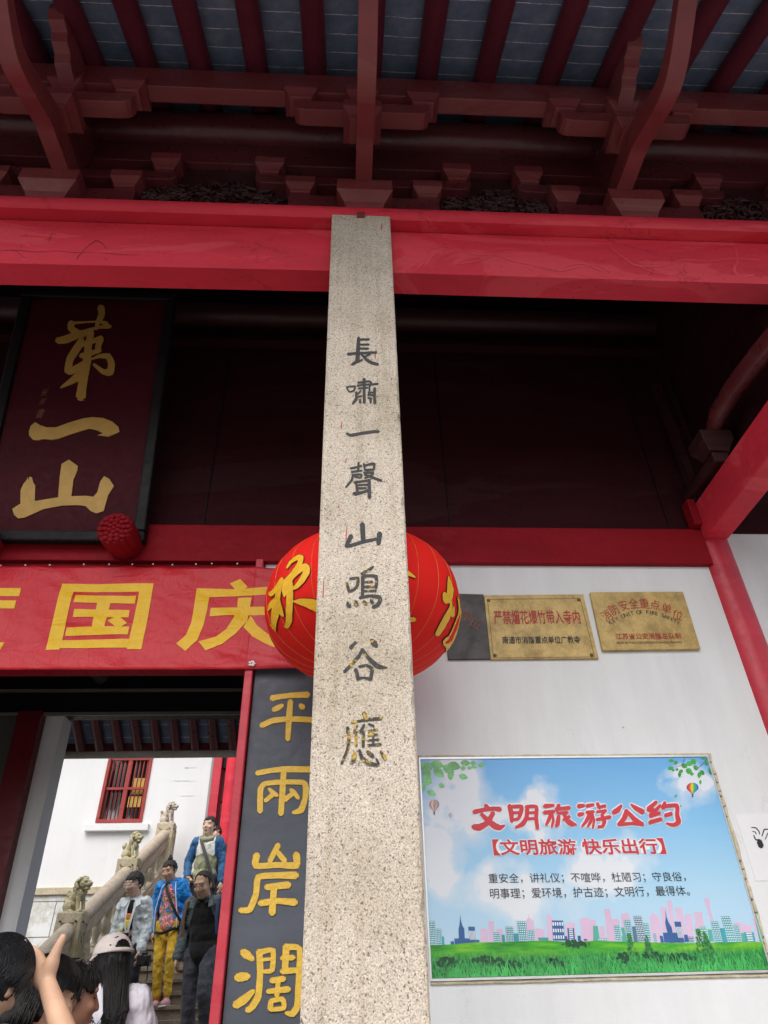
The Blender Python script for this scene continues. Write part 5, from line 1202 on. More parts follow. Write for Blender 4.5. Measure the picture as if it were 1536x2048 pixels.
# window
M['winred'] = paint('window_red_paint', (0.34, 0.045, 0.04), 0.5, 0, .15, .2, .3)
o = MB(); 
fr_ = .055
for q in ((wx0, wx1, wz0, wz0+fr_), (wx0, wx1, wz1-fr_, wz1), (wx0, wx0+fr_, wz0+fr_, wz1-fr_), (wx1-fr_, wx1, wz0+fr_, wz1-fr_)): o.box(q[0], q[1], WBY-.03, WBY+.10, q[2], q[3])
W_ = o.build('window', 'winred', WB, bev=.005)
xm = (wx0+wx1)/2
o = MB(); o.box(xm-.035, xm+.035, WBY+.02, WBY+.08, wz0+fr_, wz1-fr_); o.build('mullion', 'winred', W_)
for z in (wz0+.58, wz0+1.10): MB().box(wx0+fr_, wx1-fr_, WBY+.015, WBY+.05, z-.02, z+.02).build('cross_bar', 'winred', W_)
for k in range(10):
    x = wx0+fr_+(wx1-wx0-2*fr_)*(k+.5)/10
    if abs(x-xm) < .03: continue
    MB().tube([(x, WBY+.05, wz0+fr_), (x, WBY+.05, wz1-fr_)], .011, 8).build('window_bar', 'winred', W_, smooth=True)
gl_m, nt, bb = nmat('window_glass_dark'); co = coords(nt, 'Object', (1, 1, .6)); n = noise_n(nt, co, 2.2, 2); r = ramp(nt, n.outputs[0], [(.45, (.012, .012, .014)), (.55, (.03, .03, .034)), (.63, (.4, .4, .42))]); nt.links.new(r.outputs[0], bb.inputs['Base Color']); bb.inputs['Roughness'].default_value = .08
MB().box(wx0+fr_, wx1-fr_, WBY+.12, WBY+.14, wz0+fr_, wz1-fr_).build('window_pane', gl_m, W_)
yw = plain('yellow_cloth', (0.70, 0.50, 0.14), .8)
MB().box(xm+.10, wx1-.09, WBY+.10, WBY+.118, wz0+.50, wz0+.78).build('yellow_curtain', yw, W_); MB().box(xm+.06, wx1-.09, WBY+.10, WBY+.118, wz0+.28, wz0+.46).build('yellow_curtain', yw, W_)
MB().box(P(172, 1657, WBY).x, P(298, 1657, WBY).x, WBY-.10, WBY+.1, wz0-.145, wz0-.03).build('window_sill', 'whiteout', WB, bev=.008)
sm_ = plain('wall_smear', (0.70, 0.71, 0.72), .9)
b = MB(); rnd = random.Random(5)
for (x, y, l) in ((382, 1535, 26), (370, 1562, 50), (375, 1592, 28)):
    for k in range(int(l/3)):
        p = P(x-l/2+3*k, y+rnd.uniform(-1, 1), WBY); b.add([(p.x+rnd.uniform(-.02, .02)+dx, WBY-.003, p.z+dz) for dx, dz in ((-.02, -.004), (.02, -.006), (.025, .004), (-.015, .006))], [(0, 1, 2, 3)])
b.build('wall_scuffs', sm_, WB)
# corner post and porch of the hall
MB().box(xe-.005, xe+.035, WBY-.03, WBY+.3, ZT, 6.1).build('corner_strip', 'greywall', WB)
MB().box(xe+.04, xe+.19, WBY-.05, WBY+.3, ZT, 6.1).build('corner_post', 'redpost', WB, bev=.01)
cx_ = P(458, 1600, 13.0).x
MB().lathe([(.115, 0), (.115, 3.6)], (cx_, 13.0, ZT), 24).build('porch_column', 'red', WB, smooth=40)
MB().box(xe+.1, 3.5, 15.6, 15.8, ZT, 6.1).build('porch_wall', 'greywall', WB)
MB().box(xe+.0, xe+.14, WBY+.31, 15.6, ZT, ZT+2.74).build('porch_wall', 'greywall', WB)
MB().box(xe+.1, 3.5, 13.0, 15.6, ZT+2.75, ZT+3.0).build('porch_ceiling', 'blackwood', WB)
MB().box(xe+.195, 3.5, 13.15, 13.35, ZT+2.15, ZT+2.745).build('porch_beam', 'blackwood', WB)
MB().box(-10, 3.5, 12.7, 16, 6.1, 6.3).build('roof', 'roofbrick', WB)
# ================================================================== people
M['skin'] = plain('skin', (0.60, 0.37, 0.245), 0.5, 0.12, 14, 0.05, 60)
M['skinpale'] = plain('skin_pale', (0.66, 0.44, 0.32), 0.5, 0.10, 14, 0.05, 60)
M['skindark'] = plain('skin_tanned', (0.33, 0.16, 0.10), 0.5, 0.12, 14, 0.05, 60)
def hair_mat(name, col):
    m, nt, b = nmat(name); co = coords(nt, 'Object', (60, 60, 6)); n = noise_n(nt, co, 3, 4, .6)
    r = ramp(nt, n.outputs[0], [(.35, tuple(x*.35 for x in col)), (.6, col), (.8, tuple(x*1.7 for x in col))]); nt.links.new(r.outputs[0], b.inputs['Base Color'])
    b.inputs['Roughness'].default_value = .48; b.inputs['Specular IOR Level'].default_value = .3; bump(nt, b, n.outputs[0], .6, .01); return m
M['hair'] = hair_mat('black_hair', (0.013, 0.012, 0.012)); M['hairgrey'] = hair_mat('dark_grey_hair', (0.03, 0.03, 0.034)); M['hairsoft'] = hair_mat('sheen_black_hair', (0.045, 0.038, 0.036)); M['hairbrown'] = hair_mat('brown_hair', (0.05, 0.022, 0.014))  # hairsoft: sheen on the hair lightened into the base colour
def cloth(name, col, var=.18, rough=.85, fold=.7):
    m, nt, b = nmat(name); co = coords(nt, 'Object', (1, 1, .55)); n = noise_n(nt, co, 7, 4, .55, 1.2); n2 = noise_n(nt, co, 150, 2)
    r = ramp(nt, n.outputs[0], [(.32, tuple(x*(1-var) for x in col)), (.68, tuple(min(1, x*(1+var)) for x in col))]); nt.links.new(r.outputs[0], b.inputs['Base Color'])
    b.inputs['Roughness'].default_value = rough; b.inputs['Sheen Weight'].default_value = .15; b.inputs['Specular IOR Level'].default_value = .25
    bump(nt, b, n.outputs[0], fold, .035); return m
V = Vector
def person(label, feet, H, yaw, pose=None, skin='skin', head=(0, 0, 0), vox=0.010, lean=0.0, hs=1.10):
    """builds one continuous body; returns helper dict"""
    k = H/1.70
    T_ = thing('person', label, 'person', feet)
    J = dict(pel=V((0, 0, .95)), chest=V((0, 0, 1.26)), neck=V((0, .015, 1.43)), hd=V((0, -.012, 1.575)),
             shL=V((-.152, .0, 1.375)), shR=V((.152, 0, 1.375)), elL=V((-.198, .03, 1.12)), elR=V((.198, .03, 1.12)), wrL=V((-.21, -.05, .88)), wrR=V((.21, -.05, .88)),
             hpL=V((-.09, 0, .92)), hpR=V((.09, 0, .92)), knL=V((-.095, -.02, .49)), knR=V((.095, -.02, .49)), anL=V((-.095, .03, .08)), anR=V((.095, .03, .08)))
    hand_dir = dict(L=V((0, -.25, -1)), R=V((0, -.25, -1)))
    fingers = True
    if pose:
        for a, q in pose.items():
            if a in J: J[a] = V(q)
            elif a in ('hdL', 'hdR'): hand_dir[a[-1]] = V(q)
    MW = Matrix.Translation(V(feet)) @ Matrix.Rotation(lean, 4, 'Y') @ Matrix.Rotation(yaw, 4, 'Z') @ Matrix.Scale(k, 4)
    HM = Matrix.Translation(J['neck']-V((0, 0, .012))) @ Matrix.Rotation(head[1], 4, 'Z') @ Matrix.Rotation(head[0], 4, 'X') @ Matrix.Rotation(head[2] if len(head) > 2 else 0, 4, 'Y') @ Matrix.Scale(hs, 4) @ Matrix.Translation(-V((0, .015, 1.43)))
    hc = V((0, -.012, 1.575))
    b = MB()
    # torso
    b.ell(J['pel'], (.150, .100, .13)); b.ell((J['pel']+J['chest'])/2+V((0, -.01, -.02)), (.130, .094, .17)); b.ell(J['chest'], (.140, .098, .19))
    b.cap(J['shL']*.93+J['chest']*.07, J['shR']*.93+J['chest']*.07, .062, .062); b.cap(J['chest']+V((0, .02, .12)), J['neck']+V((0, .0, .0)), .075, .058)
    for s_ in 'LR':
        b.cap(J['sh'+s_], J['el'+s_], .054, .040); b.cap(J['el'+s_], J['wr'+s_], .041, .027)
        b.cap(J['hp'+s_], J['kn'+s_], .086, .057); b.cap(J['kn'+s_], J['an'+s_], .055, .036)
        a = J['an'+s_]; b.cap(a+V((0, .02, -.04)), a+V((0, -.14, -.055)), .036, .028)
        # hand: palm, four fingers, thumb
        w_ = J['wr'+s_]; d = hand_dir[s_].normalized(); sx = -1 if s_ == 'L' else 1
        side = V(pose['sd'+s_]) if pose and 'sd'+s_ in pose else V((0, 1, 0)); side = (side-d*side.dot(d)).normalized(); nrm = d.cross(side)
        b.cap(w_, w_+d*.07, .028, .030); b.cap(w_+d*.05-side*.02, w_+d*.085-side*.028, .018, .016); b.cap(w_+d*.05+side*.02, w_+d*.085+side*.028, .018, .016)
        for f_, (o_, L_) in enumerate(((-.033, .062), (-.011, .074), (.011, .070), (.033, .054))):
            p0 = w_+d*.088+side*o_; p1 = p0+d*L_*.5+nrm*-sx*.006; p2 = p1+d*L_*.42-nrm*sx*.022
            b.cap(p0, p1, .0105, .0095); b.cap(p1, p2, .0095, .008)
        if pose and 'th'+s_ in pose:
            q0, q1, q2 = [V(q) for q in pose['th'+s_]]; b.cap(w_, q0, .027, .025); b.cap(q0, q1, .022, .0165); b.cap(q1, q2, .0165, .0125); b.cap(w_+d*.01, w_+d*.08, .033, .034); continue
        p0 = w_+d*.03-side*.028; p1 = w_+d*.065-side*.056-nrm*sx*.01; p2 = w_+d*.095-side*.060-nrm*sx*.02
        b.cap(p0, p1, .015, .012); b.cap(p1, p2, .012, .009)
    # head and face
    h = MB()
    h.ell(hc+V((0, .018, .035)), (.076, .094, .086)); h.ell(hc+V((0, -.022, -.02)), (.066, .072, .092)); h.ell(hc+V((0, -.045, -.082)), (.040, .042, .034)); h.ell(hc+V((0, -.02, -.06)), (.056, .06, .05))
    h.cap(hc+V((0, -.086, .022)), hc+V((0, -.104, -.020)), .010, .014); h.ell(hc+V((-.013, -.095, -.024)), .010); h.ell(hc+V((.013, -.095, -.024)), .010)
    h.cap(hc+V((-.045, -.076, .040)), hc+V((.045, -.076, .040)), .012, .012); h.ell(hc+V((-.04, -.066, -.018)), .024); h.ell(hc+V((.04, -.066, -.018)), .024)
    h.ell(hc+V((0, -.090, -.052)), (.024, .010, .008)); h.ell(hc+V((0, -.088, -.064)), (.020, .010, .008))
    for sx in (-1, 1): h.ell(hc+V((sx*.076, .012, -.005)), (.010, .020, .033), None, 12, 8)
    h.cap(V((0, .015, 1.42)), hc+V((0, .01, -.05)), .056, .054)
    h.xform(HM); b.add(h.v, h.f); b.xform(MW)
    body = remesh(b, 'body', vox*k, 2, skin, T_)
    ctx = dict(T=T_, J=J, MW=MW, HM=MW @ HM, hc=hc, k=k, body=body, vox=vox)
    # eyes, brows, lips
    for sx in (-1, 1):
        e = MB(); e.ell(hc+V((sx*.030, -.0795, .012)), (.0125, .005, .0045), None, 12, 8); e.xform(ctx['HM']).build('eye', plain('eye_dark', (.03, .022, .02), .25), T_, smooth=True)
        e = MB(); e.cap(hc+V((sx*.014, -.0865, .036)), hc+V((sx*.046, -.078, .038)), .0038, .0025, 8); e.xform(ctx['HM']).build('eyebrow', 'hair', T_, smooth=True)
    e = MB(); e.ell(hc+V((0, -.094, -.054)), (.021, .0085, .005), None, 12, 8); e.ell(hc+V((0, -.092, -.063)), (.017, .0085, .005), None, 12, 8); e.xform(ctx['HM']).build('lips', plain('lip', (.36, .13, .10), .45), T_, smooth=True)
    return ctx
def hair(c, kind='short', mat='hair', seed=0, hl=0.078):
    """scalp shell of hair cut along a hairline"""
    hc = c['hc']; n1, n2 = 72, 44; vs = []; rnd = random.Random(seed)
    thick = {'short': .009, 'thin': .005, 'bun': .008, 'long': .014, 'bob': .020, 'fringe': .012, 'nape': .010}[kind]
    ctr = hc+V((0, .016, .032)); R0 = V((.079, .097, .090))
    idx = {}; fs = []
    def keep(p):
        y, z, x = p.y-hc.y, p.z-hc.z, abs(p.x)
        if kind == 'thin': fr = .105 if y < -.035 else (.06+.5*max(0, x-.03) if y < -.01 else (-.01 if y < .03 else -.065)); 
        elif kind == 'nape' and y > -.02: fr = -.055 if y < .03 else -.125
        elif y < -.055: fr = hl-(.0 if x < .05 else .02)
        elif y < -.015: fr = hl-.02 if kind != 'long' else -.06
        elif y < .025: fr = -.012 if kind in ('short', 'fringe') else (.0 if kind == 'bun' else -.02 if kind == 'bob' else -.10)
        else: fr = -.075 if kind not in ('bob', 'long') else -.13
        return z > fr+.012*noise.noise(V((p.x*45, p.y*45, seed)))+.008*math.sin(p.x*60+seed)
    for j in range(n2+1):
        t = math.pi*j/n2
        for i in range(n1):
            q = 2*math.pi*i/n1; d = V((math.sin(t)*math.cos(q), math.sin(t)*math.sin(q), math.cos(t)))
            st = noise.noise(V((d.x*5+seed, d.y*5, d.z*5)))*.006+noise.noise(V((d.x*22, d.y*22, d.z*9+seed)))*.004
            th_ = thick+st
            p = ctr+V((d.x*(R0.x+th_), d.y*(R0.y+th_), d.z*(R0.z+th_)))
            if d.z < -.2 and kind in ('bob', 'long'): p = V((ctr.x+d.x*(R0.x+th_)*1.0/max(.55, math.sin(t)), ctr.y+d.y*(R0.y+th_)/max(.55, math.sin(t)), p.z-.03*(-d.z)))
            vs.append(p)
    fs = [(j*n1+i, j*n1+(i+1) % n1, (j+1)*n1+(i+1) % n1, (j+1)*n1+i) for j in range(n2) for i in range(n1)]
    fs = [f for f in fs if keep(sum((vs[i] for i in f), V((0, 0, 0)))/4)]
    b = MB(); b.add(vs, fs); b.xform(c['HM'])
    o = b.build('hair', mat, c['T'], smooth=True, solid=0); q = o.modifiers.new('solid', 'SOLIDIFY'); q.thickness = .010*c['k']; q.offset = -1
    if kind == 'bun':
        b = MB(); b.ell(hc+V((.0, .045, .135)), (.034, .034, .028)); b.ell(hc+V((.006, .05, .16)), (.016, .018, .022)); b.xform(c['HM']).build('hair_bun', mat, c['T'], smooth=True)
    return o
def glasses(c, mat, r=.023, w_=.0028):
    b = MB(); hc = c['hc']
    for sx in (-1, 1):
        b.tube([hc+V((sx*.033+r*1.15*math.cos(a), -.098-.004*math.cos(a)*sx*-1, .010+r*.78*math.sin(a))) for a in [i*.4488 for i in range(15)]], w_, 6, False)
        b.tube([hc+V((sx*.058, -.094, .014)), hc+V((sx*.078, -.04, .016)), hc+V((sx*.080, .01, .012))], w_, 6)
    b.tube([hc+V((-.012, -.1, .014)), hc+V((.012, -.1, .014))], w_, 6)
    b.xform(c['HM']).build('glasses', mat, c['T'], smooth=True)
def garment(c, name, mat, parts, grow, vox=None, cut=None, solid=0.0, disp=.006, long_=1.0, hem=None):
    """parts: subset of torso, arms (full), sleeves (short), legs; grown off the body"""
    J = c['J']; b = MB(); g = grow
    if 'torso' in parts:
        b.ell(J['pel']+V((0, 0, .0)), (.150+g, .100+g, .15)); b.ell((J['pel']+J['chest'])/2, (.135+g, .096+g, .19)); b.ell(J['chest'], (.140+g, .099+g, .18+g))
        b.cap(J['shL']*.94+J['chest']*.06, J['shR']*.94+J['chest']*.06, .058+g, .058+g); b.cap(J['chest']+V((0, .015, .12)), J['neck']+V((0, .004, -.015)), .075+g*.8, .062+g*.6)
        if long_ > 1: b.ell(J['pel']+V((0, 0, -.08*(long_-1)*5)), (.155+g, .105+g, .13))
    for s_ in 'LR':
        if 'arms' in parts:
            e, w_ = J['el'+s_], J['wr'+s_]
            b.cap(J['sh'+s_], e, .056+g, .046+g); b.cap(e, w_+(e-w_).normalized()*.01, .045+g, .033+g)
        if 'sleeves' in parts:
            e = J['sh'+s_].lerp(J['el'+s_], .72); b.cap(J['sh'+s_], e, .060+g, .058+g)
        if 'legs' in parts:
            b.cap(J['hp'+s_], J['kn'+s_], .088+g, .062+g); a = J['an'+s_].lerp(J['kn'+s_], .0 if hem is None else hem); b.cap(J['kn'+s_], a, .062+g, .050+g)
    if 'legs' in parts: b.ell(J['pel']+V((0, 0, -.01)), (.152+g, .104+g, .12))
    b.xform(c['MW'])
    inv = c['MW'].inverted()
    cf_ = (lambda p: cut(inv @ p)) if cut else None
    return remesh(b, name, (vox or c['vox'])*c['k'], 3, mat, c['T'], disp*1.12, .055, cf_, solid)
def shoes(c, mat):
    for s_ in 'LR':
        a = c['J']['an'+s_]; b = MB(); b.cap(a+V((0, .035, -.038)), a+V((0, -.03, -.035)), .044, .046); b.cap(a+V((0, -.03, -.042)), a+V((0, -.155, -.052)), .044, .034); b.xform(c['MW'])
        remesh(b, 'shoe', .01*c['k'], 2, mat, c['T'])
        b = MB(); b.box(-.046, .046, -.19, .075, -.086, -.066); b.v = [v+V((a.x, a.y, a.z)) for v in b.v]; b.xform(c['MW']).build('shoe_sole', plain('rubber_sole', (.7, .68, .66), .6), c['T'], bev=.01)
def band(c, pts, w_, mat, name, t=.006):
    """flat strap along points in body coordinates"""
    b = MB(); pts = [V(p) for p in pts]; vs = []
    for i, p in enumerate(pts):
        d = (pts[min(i+1, len(pts)-1)]-pts[max(i-1, 0)]).normalized(); n = V((0, -1, 0)); s_ = d.cross(n)
        s_ = s_.normalized() if s_.length > 1e-4 else V((1, 0, 0))
        n2 = s_.cross(d)
        vs += [p-s_*w_/2, p+s_*w_/2, p+s_*w_/2-n2*t, p-s_*w_/2-n2*t]
    fs = [(i*4+q, i*4+(q+1) % 4, (i+1)*4+(q+1) % 4, (i+1)*4+q) for i in range(len(pts)-1) for q in range(4)]+[(0, 1, 2, 3), tuple(len(vs)-4+q for q in range(4))]
    b.add(vs, fs).xform(c['MW']); return b.build(name, mat, c['T'], smooth=40)
def at_head(px_, py_, Y): return P(px_, py_, Y)
def ground(px_, Y, z):                       # feet position under a head pixel
    p = P(px_, 1800, Y); return p

# ---- E: young person in a pale denim jacket
M['denim'] = cloth('pale_denim', (0.68, 0.76, 0.79), .16, .85, .8); M['tblack'] = cloth('black_cotton', (0.014, .014, .016), .3, .9, .4); M['jeansdark'] = cloth('dark_trousers', (.03, .032, .04), .2)
hp = P(266, 1768, 8.8); zt = P(266, 1745, 8.8).z
def place(px_, py_top, Y, H): p = P(px_, py_top, Y); return (p.x, Y, p.z-H*1.005)
E = person('person in a pale denim jacket with glasses and a phone hung on a white strap', (place(267, 1744, 8.8, 1.56)[0]+.12, 8.8, place(267, 1744, 8.8, 1.56)[2]), 1.56, R_(-8), dict(shL=(-.14, 0, 1.37), shR=(.14, 0, 1.37), elL=(-.20, .03, 1.12), elR=(.18, .03, 1.12), wrL=(-.23, -.05, .88), wrR=(.18, -.10, .87)), 'skinpale', (R_(14), R_(-22)), lean=R_(-2))
hair(E, 'fringe', 'hairsoft', 3, .066); glasses(E, plain('white_glasses_frame', (.72, .70, .76), .3))
garment(E, 'shirt', 'tblack', ('torso',), .006)
garment(E, 'trousers', 'jeansdark', ('legs',), .008); shoes(E, plain('dark_shoe', (.05, .05, .05), .7))
garment(E, 'denim_jacket', 'denim', ('torso', 'arms'), .017, None, lambda p: p.y < -.02 and abs(p.x+.005) < .035+.10*max(0, 1.38-p.z)*.75 and p.z < 1.40, .008, .012)
for sx in (-1, 1): band(E, [(sx*.055, -.03, 1.435), (sx*.075, -.10, 1.38), (sx*.10, -.135, 1.33)], .055, 'denim', 'collar', .01)
wstrap = plain('white_lanyard', (.62, .62, .66), .6)
band(E, [(-.045, -.05, 1.43), (-.04, -.135, 1.30), (-.02, -.155, 1.12), (.0, -.155, 1.06)], .020, wstrap, 'strap'); band(E, [(.06, -.05, 1.43), (.055, -.14, 1.30), (.03, -.158, 1.12), (.022, -.157, 1.06)], .024, wstrap, 'strap')
b = MB(); b.box(-.035, .045, -.175, -.163, .90, 1.055); b.xform(E['MW']).build('phone', plain('phone_black', (.01, .01, .012), .15), E['T'], bev=.006)
b = MB(); b.box(-.037, .047, -.163, -.158, .897, 1.058); b.xform(E['MW']).build('phone_case', wstrap, E['T'], bev=.003)
b = MB(); prt = [plain('print_orange', (.75, .13, .04), .8), plain('print_yellow', (.75, .5, .05), .8)]
for mt, q in ((0, (-.03, .03, 1.19, 1.25)), (1, (-.045, .03, 1.10, 1.188)), (1, (-.09, -.05, 1.07, 1.10))):
    b = MB(); b.box(q[0], q[1], -.150, -.128, q[2], q[3]); b.xform(E['MW']).build('shirt_print', prt[mt], E['T'], bev=.01)
# camera held in the hand
cpos = E['MW'] @ (E['J']['wrR']+V((.07, -.03, -.10)))
CA = thing('camera', 'black camera with a dangling strap in the hand of the denim jacket wearer', 'camera', tuple(cpos))
bk = plain('camera_black', (.012, .012, .013), .4)
b = MB(); b.box(-.07, .07, -.035, .035, -.05, .05); b.box(-.03, .03, -.03, .03, .05, .075); b.v = [v+cpos for v in b.v]; b.build('camera_body', bk, CA, bev=.01)
b = MB(); b.lathe([(.04, -.11), (.043, -.10), (.042, -.03)], cpos, 20, 'y'); b.build('lens', bk, CA, smooth=40)
MB().tube([cpos+V((.05, -.02, -.04)), cpos+V((.065, -.03, -.14)), cpos+V((.06, -.03, -.24))], .008, 6).build('strap', bk, CA, smooth=True)

# ---- F: woman in blue jacket and yellow trousers
M['bluej'] = cloth('blue_nylon', (0.015, 0.235, 0.66), .22, .45, .9); M['yellow'] = cloth('mustard_trousers', (0.62, 0.40, 0.035), .16, .8, .7)
def motley():
    m, nt, b = nmat('motley_print'); co = coords(nt, 'Object'); n = noise_n(nt, co, 9, 3, .5, 2.5); v = voro(nt, co, 14)
    mm = mix(nt, .25, n.outputs['Color'], v.outputs['Color']); sp = nt.nodes.new('ShaderNodeSeparateColor'); nt.links.new(mm, sp.inputs[0])
    r = ramp(nt, sp.outputs[0], [(.30, (.02, .18, .55)), (.38, (.10, .45, .30)), (.43, (.62, .05, .30)), (.49, (.70, .50, .08)), (.53, (.55, .03, .06)), (.58, (.70, .60, .45)), (.64, (.60, .04, .35)), (.72, (.05, .35, .65))], 'CONSTANT')
    nt.links.new(r.outputs[0], b.inputs['Base Color']); b.inputs['Roughness'].default_value = .8; return m
M['motley'] = motley()
F = person('woman in a bright blue jacket, patterned top and yellow trousers stepping down', (P(330, 2015, 9.5).x, 9.5, ST(9.5)-.002+.02), 1.50, R_(-6), dict(elL=(-.205, .02, 1.12), wrL=(-.20, -.02, .86), elR=(.215, .06, 1.14), wrR=(.20, .02, .90), knL=(-.10, -.06, .52), knR=(.075, -.10, .53), anL=(-.115, .0, .09), anR=(.03, -.05, .10)), 'skin', (R_(18), R_(-16)), lean=R_(-5.5))
hair(F, 'bun', 'hairsoft', 5, .076)
garment(F, 'patterned_top', 'motley', ('torso',), .012, None, None, 0, .006, 1.1)
garment(F, 'trousers', 'yellow', ('legs',), .006, None, None, 0, .008, 1, .16)
garment(F, 'blue_jacket', 'bluej', ('torso', 'arms'), .025, None, lambda p: p.y < .0 and abs(p.x+.015) < .045+.115*min(1, max(0, (1.40-p.z)/.35)) and p.z < 1.41, .008, .014, 1.06)
band(F, [(-.05, -.06, 1.42), (-.09, -.135, 1.36), (-.155, -.15, 1.10), (-.165, -.14, .80)], .010, wstrap, 'zip'); band(F, [(.075, -.06, 1.42), (.10, -.14, 1.30), (.135, -.15, 1.05), (.14, -.14, .86)], .010, wstrap, 'zip')
MB().tube([F['MW'] @ V(q) for q in ((-.09, .02, 1.44), (-.05, .075, 1.45), (.05, .075, 1.45), (.10, .02, 1.44), (.08, -.05, 1.415))], .035, 10).build('hood', 'bluej', F['T'], smooth=True)
bstrap = plain('black_webbing', (.012, .012, .013), .7)
band(F, [(-.06, -.05, 1.42), (-.02, -.142, 1.32), (.06, -.158, 1.15), (.14, -.155, 1.0), (.20, -.10, .90)], .035, bstrap, 'bag_strap', .01)
b = MB(); b.box(.16, .22, -.14, .06, .70, .93); b.xform(F['MW']).build('shoulder_bag', bstrap, F['T'], bev=.02)
b = MB(); b.tube([F['MW'] @ V(q) for q in ((-.15, -.11, .84), (-.05, -.150, .815), (.08, -.150, .845), (.16, -.09, .87))], .016, 8).build('waist_knot', 'tblack', F['T'], smooth=True)
shoes(F, plain('pink_shoe', (.62, .33, .33), .7))

# ---- G: man in black shirt and grey jacket
M['greyj'] = cloth('grey_green_jacket', (0.10, 0.13, 0.13), .25, .7, .8); M['greytr'] = cloth('charcoal_trousers', (0.062, 0.066, 0.082), .25, .8, .8)
G_ = person('man with thinning hair in a black shirt, open grey jacket and grey trousers', (place(405, 1740, 8.46, 1.68)[0]+.145, 8.46, place(405, 1740, 8.46, 1.68)[2]), 1.68, R_(-10), dict(elL=(-.22, .06, 1.13), wrL=(-.24, -.06, .90), elR=(.205, .06, 1.13), wrR=(.205, .0, .88), knR=(.10, -.14, .56), anR=(.10, .02, .16), knL=(-.10, -.02, .48)), 'skin', (R_(22), R_(-10)), lean=R_(-3))
hair(G_, 'thin', 'hairsoft', 8); glasses(G_, plain('thin_steel_frame', (.35, .33, .30), .3, .1, 8, 0, 1, .5, .5), .023, .0014)
garment(G_, 'black_shirt', 'tblack', ('torso', 'sleeves'), .016, None, None, 0, .006, 1.05); garment(G_, 'trousers', 'greytr', ('legs',), .012, None, None, 0, .010)
garment(G_, 'grey_jacket', 'greyj', ('torso', 'arms'), .023, None, lambda p: p.y < .02 and abs(p.x-.01) < .06+.12*min(1, max(0, (1.40-p.z)/.3)) and p.z < 1.42, .008, .012, 1.12)
for sx in (-1, 1): band(G_, [(sx*.055, -.02, 1.445), (sx*.09, -.10, 1.40), (sx*.11, -.14, 1.34)], .05, 'greyj', 'jacket_collar', .01); band(G_, [(sx*.03, -.07, 1.43), (sx*.05, -.125, 1.38)], .035, 'tblack', 'shirt_collar', .008)
for sx in (-1, 1): band(G_, [(sx*.15, .02, 1.47), (sx*.175, -.10, 1.40), (sx*.18, -.15, 1.25), (sx*.185, -.12, 1.08)], .032, plain('brown_strap', (.16, .10, .07), .8) if sx < 0 else plain('navy_strap', (.03, .06, .15), .8), 'backpack_strap', .01)
b = MB(); b.box(-.15, .15, .13, .27, .98, 1.42); b.xform(G_['MW']).build('backpack', plain('navy_backpack', (.03, .05, .11), .8), G_['T'], bev=.04, seg=4)
shoes(G_, plain('dark_shoe', (.05, .05, .05), .7))

# ---- H: man in the colour-blocked hoodie
M['hood_g'] = cloth('sage_nylon', (0.30, 0.32, 0.19), .15, .6, .8); M['hood_b'] = cloth('blue_sleeve', (0.03, 0.115, 0.26), .2, .6, .8); M['hood_w'] = cloth('white_yoke', (0.74, 0.75, 0.70), .08, .6, .5)
Hm = person('man in a blue, white and sage hooded jacket with a crossbody strap', place(422, 1634, 10.6, 1.70), 1.70, R_(-4), dict(shL=(-.165, 0, 1.375), shR=(.165, 0, 1.375), elL=(-.25, .03, 1.12), wrL=(-.205, -.10, .93), hdL=(.8, -.5, -.6), elR=(.235, .03, 1.12), wrR=(.25, -.03, .87)), 'skinpale', (R_(-2), R_(-12)))
hair(Hm, 'short', 'hairsoft', 11, .074)
garment(Hm, 'trousers', 'jeansdark', ('legs',), .012)
o = garment(Hm, 'sage_jacket', 'hood_g', ('torso',), .026, None, None, 0, .010, 1.1)
inv = Hm['MW'].inverted(); o.data.materials.append(M['hood_w']); o.data.materials.append(M['hood_b'])
for p in o.data.polygons:
    q = inv @ p.center; sh = abs(q.x) > .115+.10*max(0, 1.36-q.z)
    if q.z > 1.19+.02*math.cos(q.x*12) : p.material_index = 2 if sh else 1
garment(Hm, 'sleeves', 'hood_b', ('arms',), .018, None, None, 0, .010)
MB().tube([Hm['MW'] @ V(q) for q in ((-.07, -.075, 1.405), (-.10, .0, 1.44), (-.05, .085, 1.46), (.05, .085, 1.46), (.10, .0, 1.44), (.07, -.075, 1.405), (0, -.11, 1.39), (-.07, -.075, 1.405))], .030, 10).build('hood', 'hood_g', Hm['T'], smooth=True)
band(Hm, [(-.10, -.05, 1.44), (-.04, -.155, 1.33), (.06, -.165, 1.12), (.14, -.150, .93), (.17, -.10, .80)], .045, plain('grey_webbing', (.06, .06, .06), .7), 'bag_strap', .01)
b = MB(); b.tube([Hm['MW'] @ V(q) for q in ((.045, -.140, 1.315), (.055, -.1415, 1.309), (.080, -.138, 1.322))], .003, 6).build('chest_mark', bstrap, Hm['T'])
for z in (1.13, 1.07, 1.01): 
    b = MB(); b.box(.285, .295, -.03, .02, z-.02, z+.02); b.xform(Hm['MW']).build('sleeve_mark', 'hood_w', Hm['T'], bev=.008)
shoes(Hm, plain('dark_shoe', (.05, .05, .05), .7))

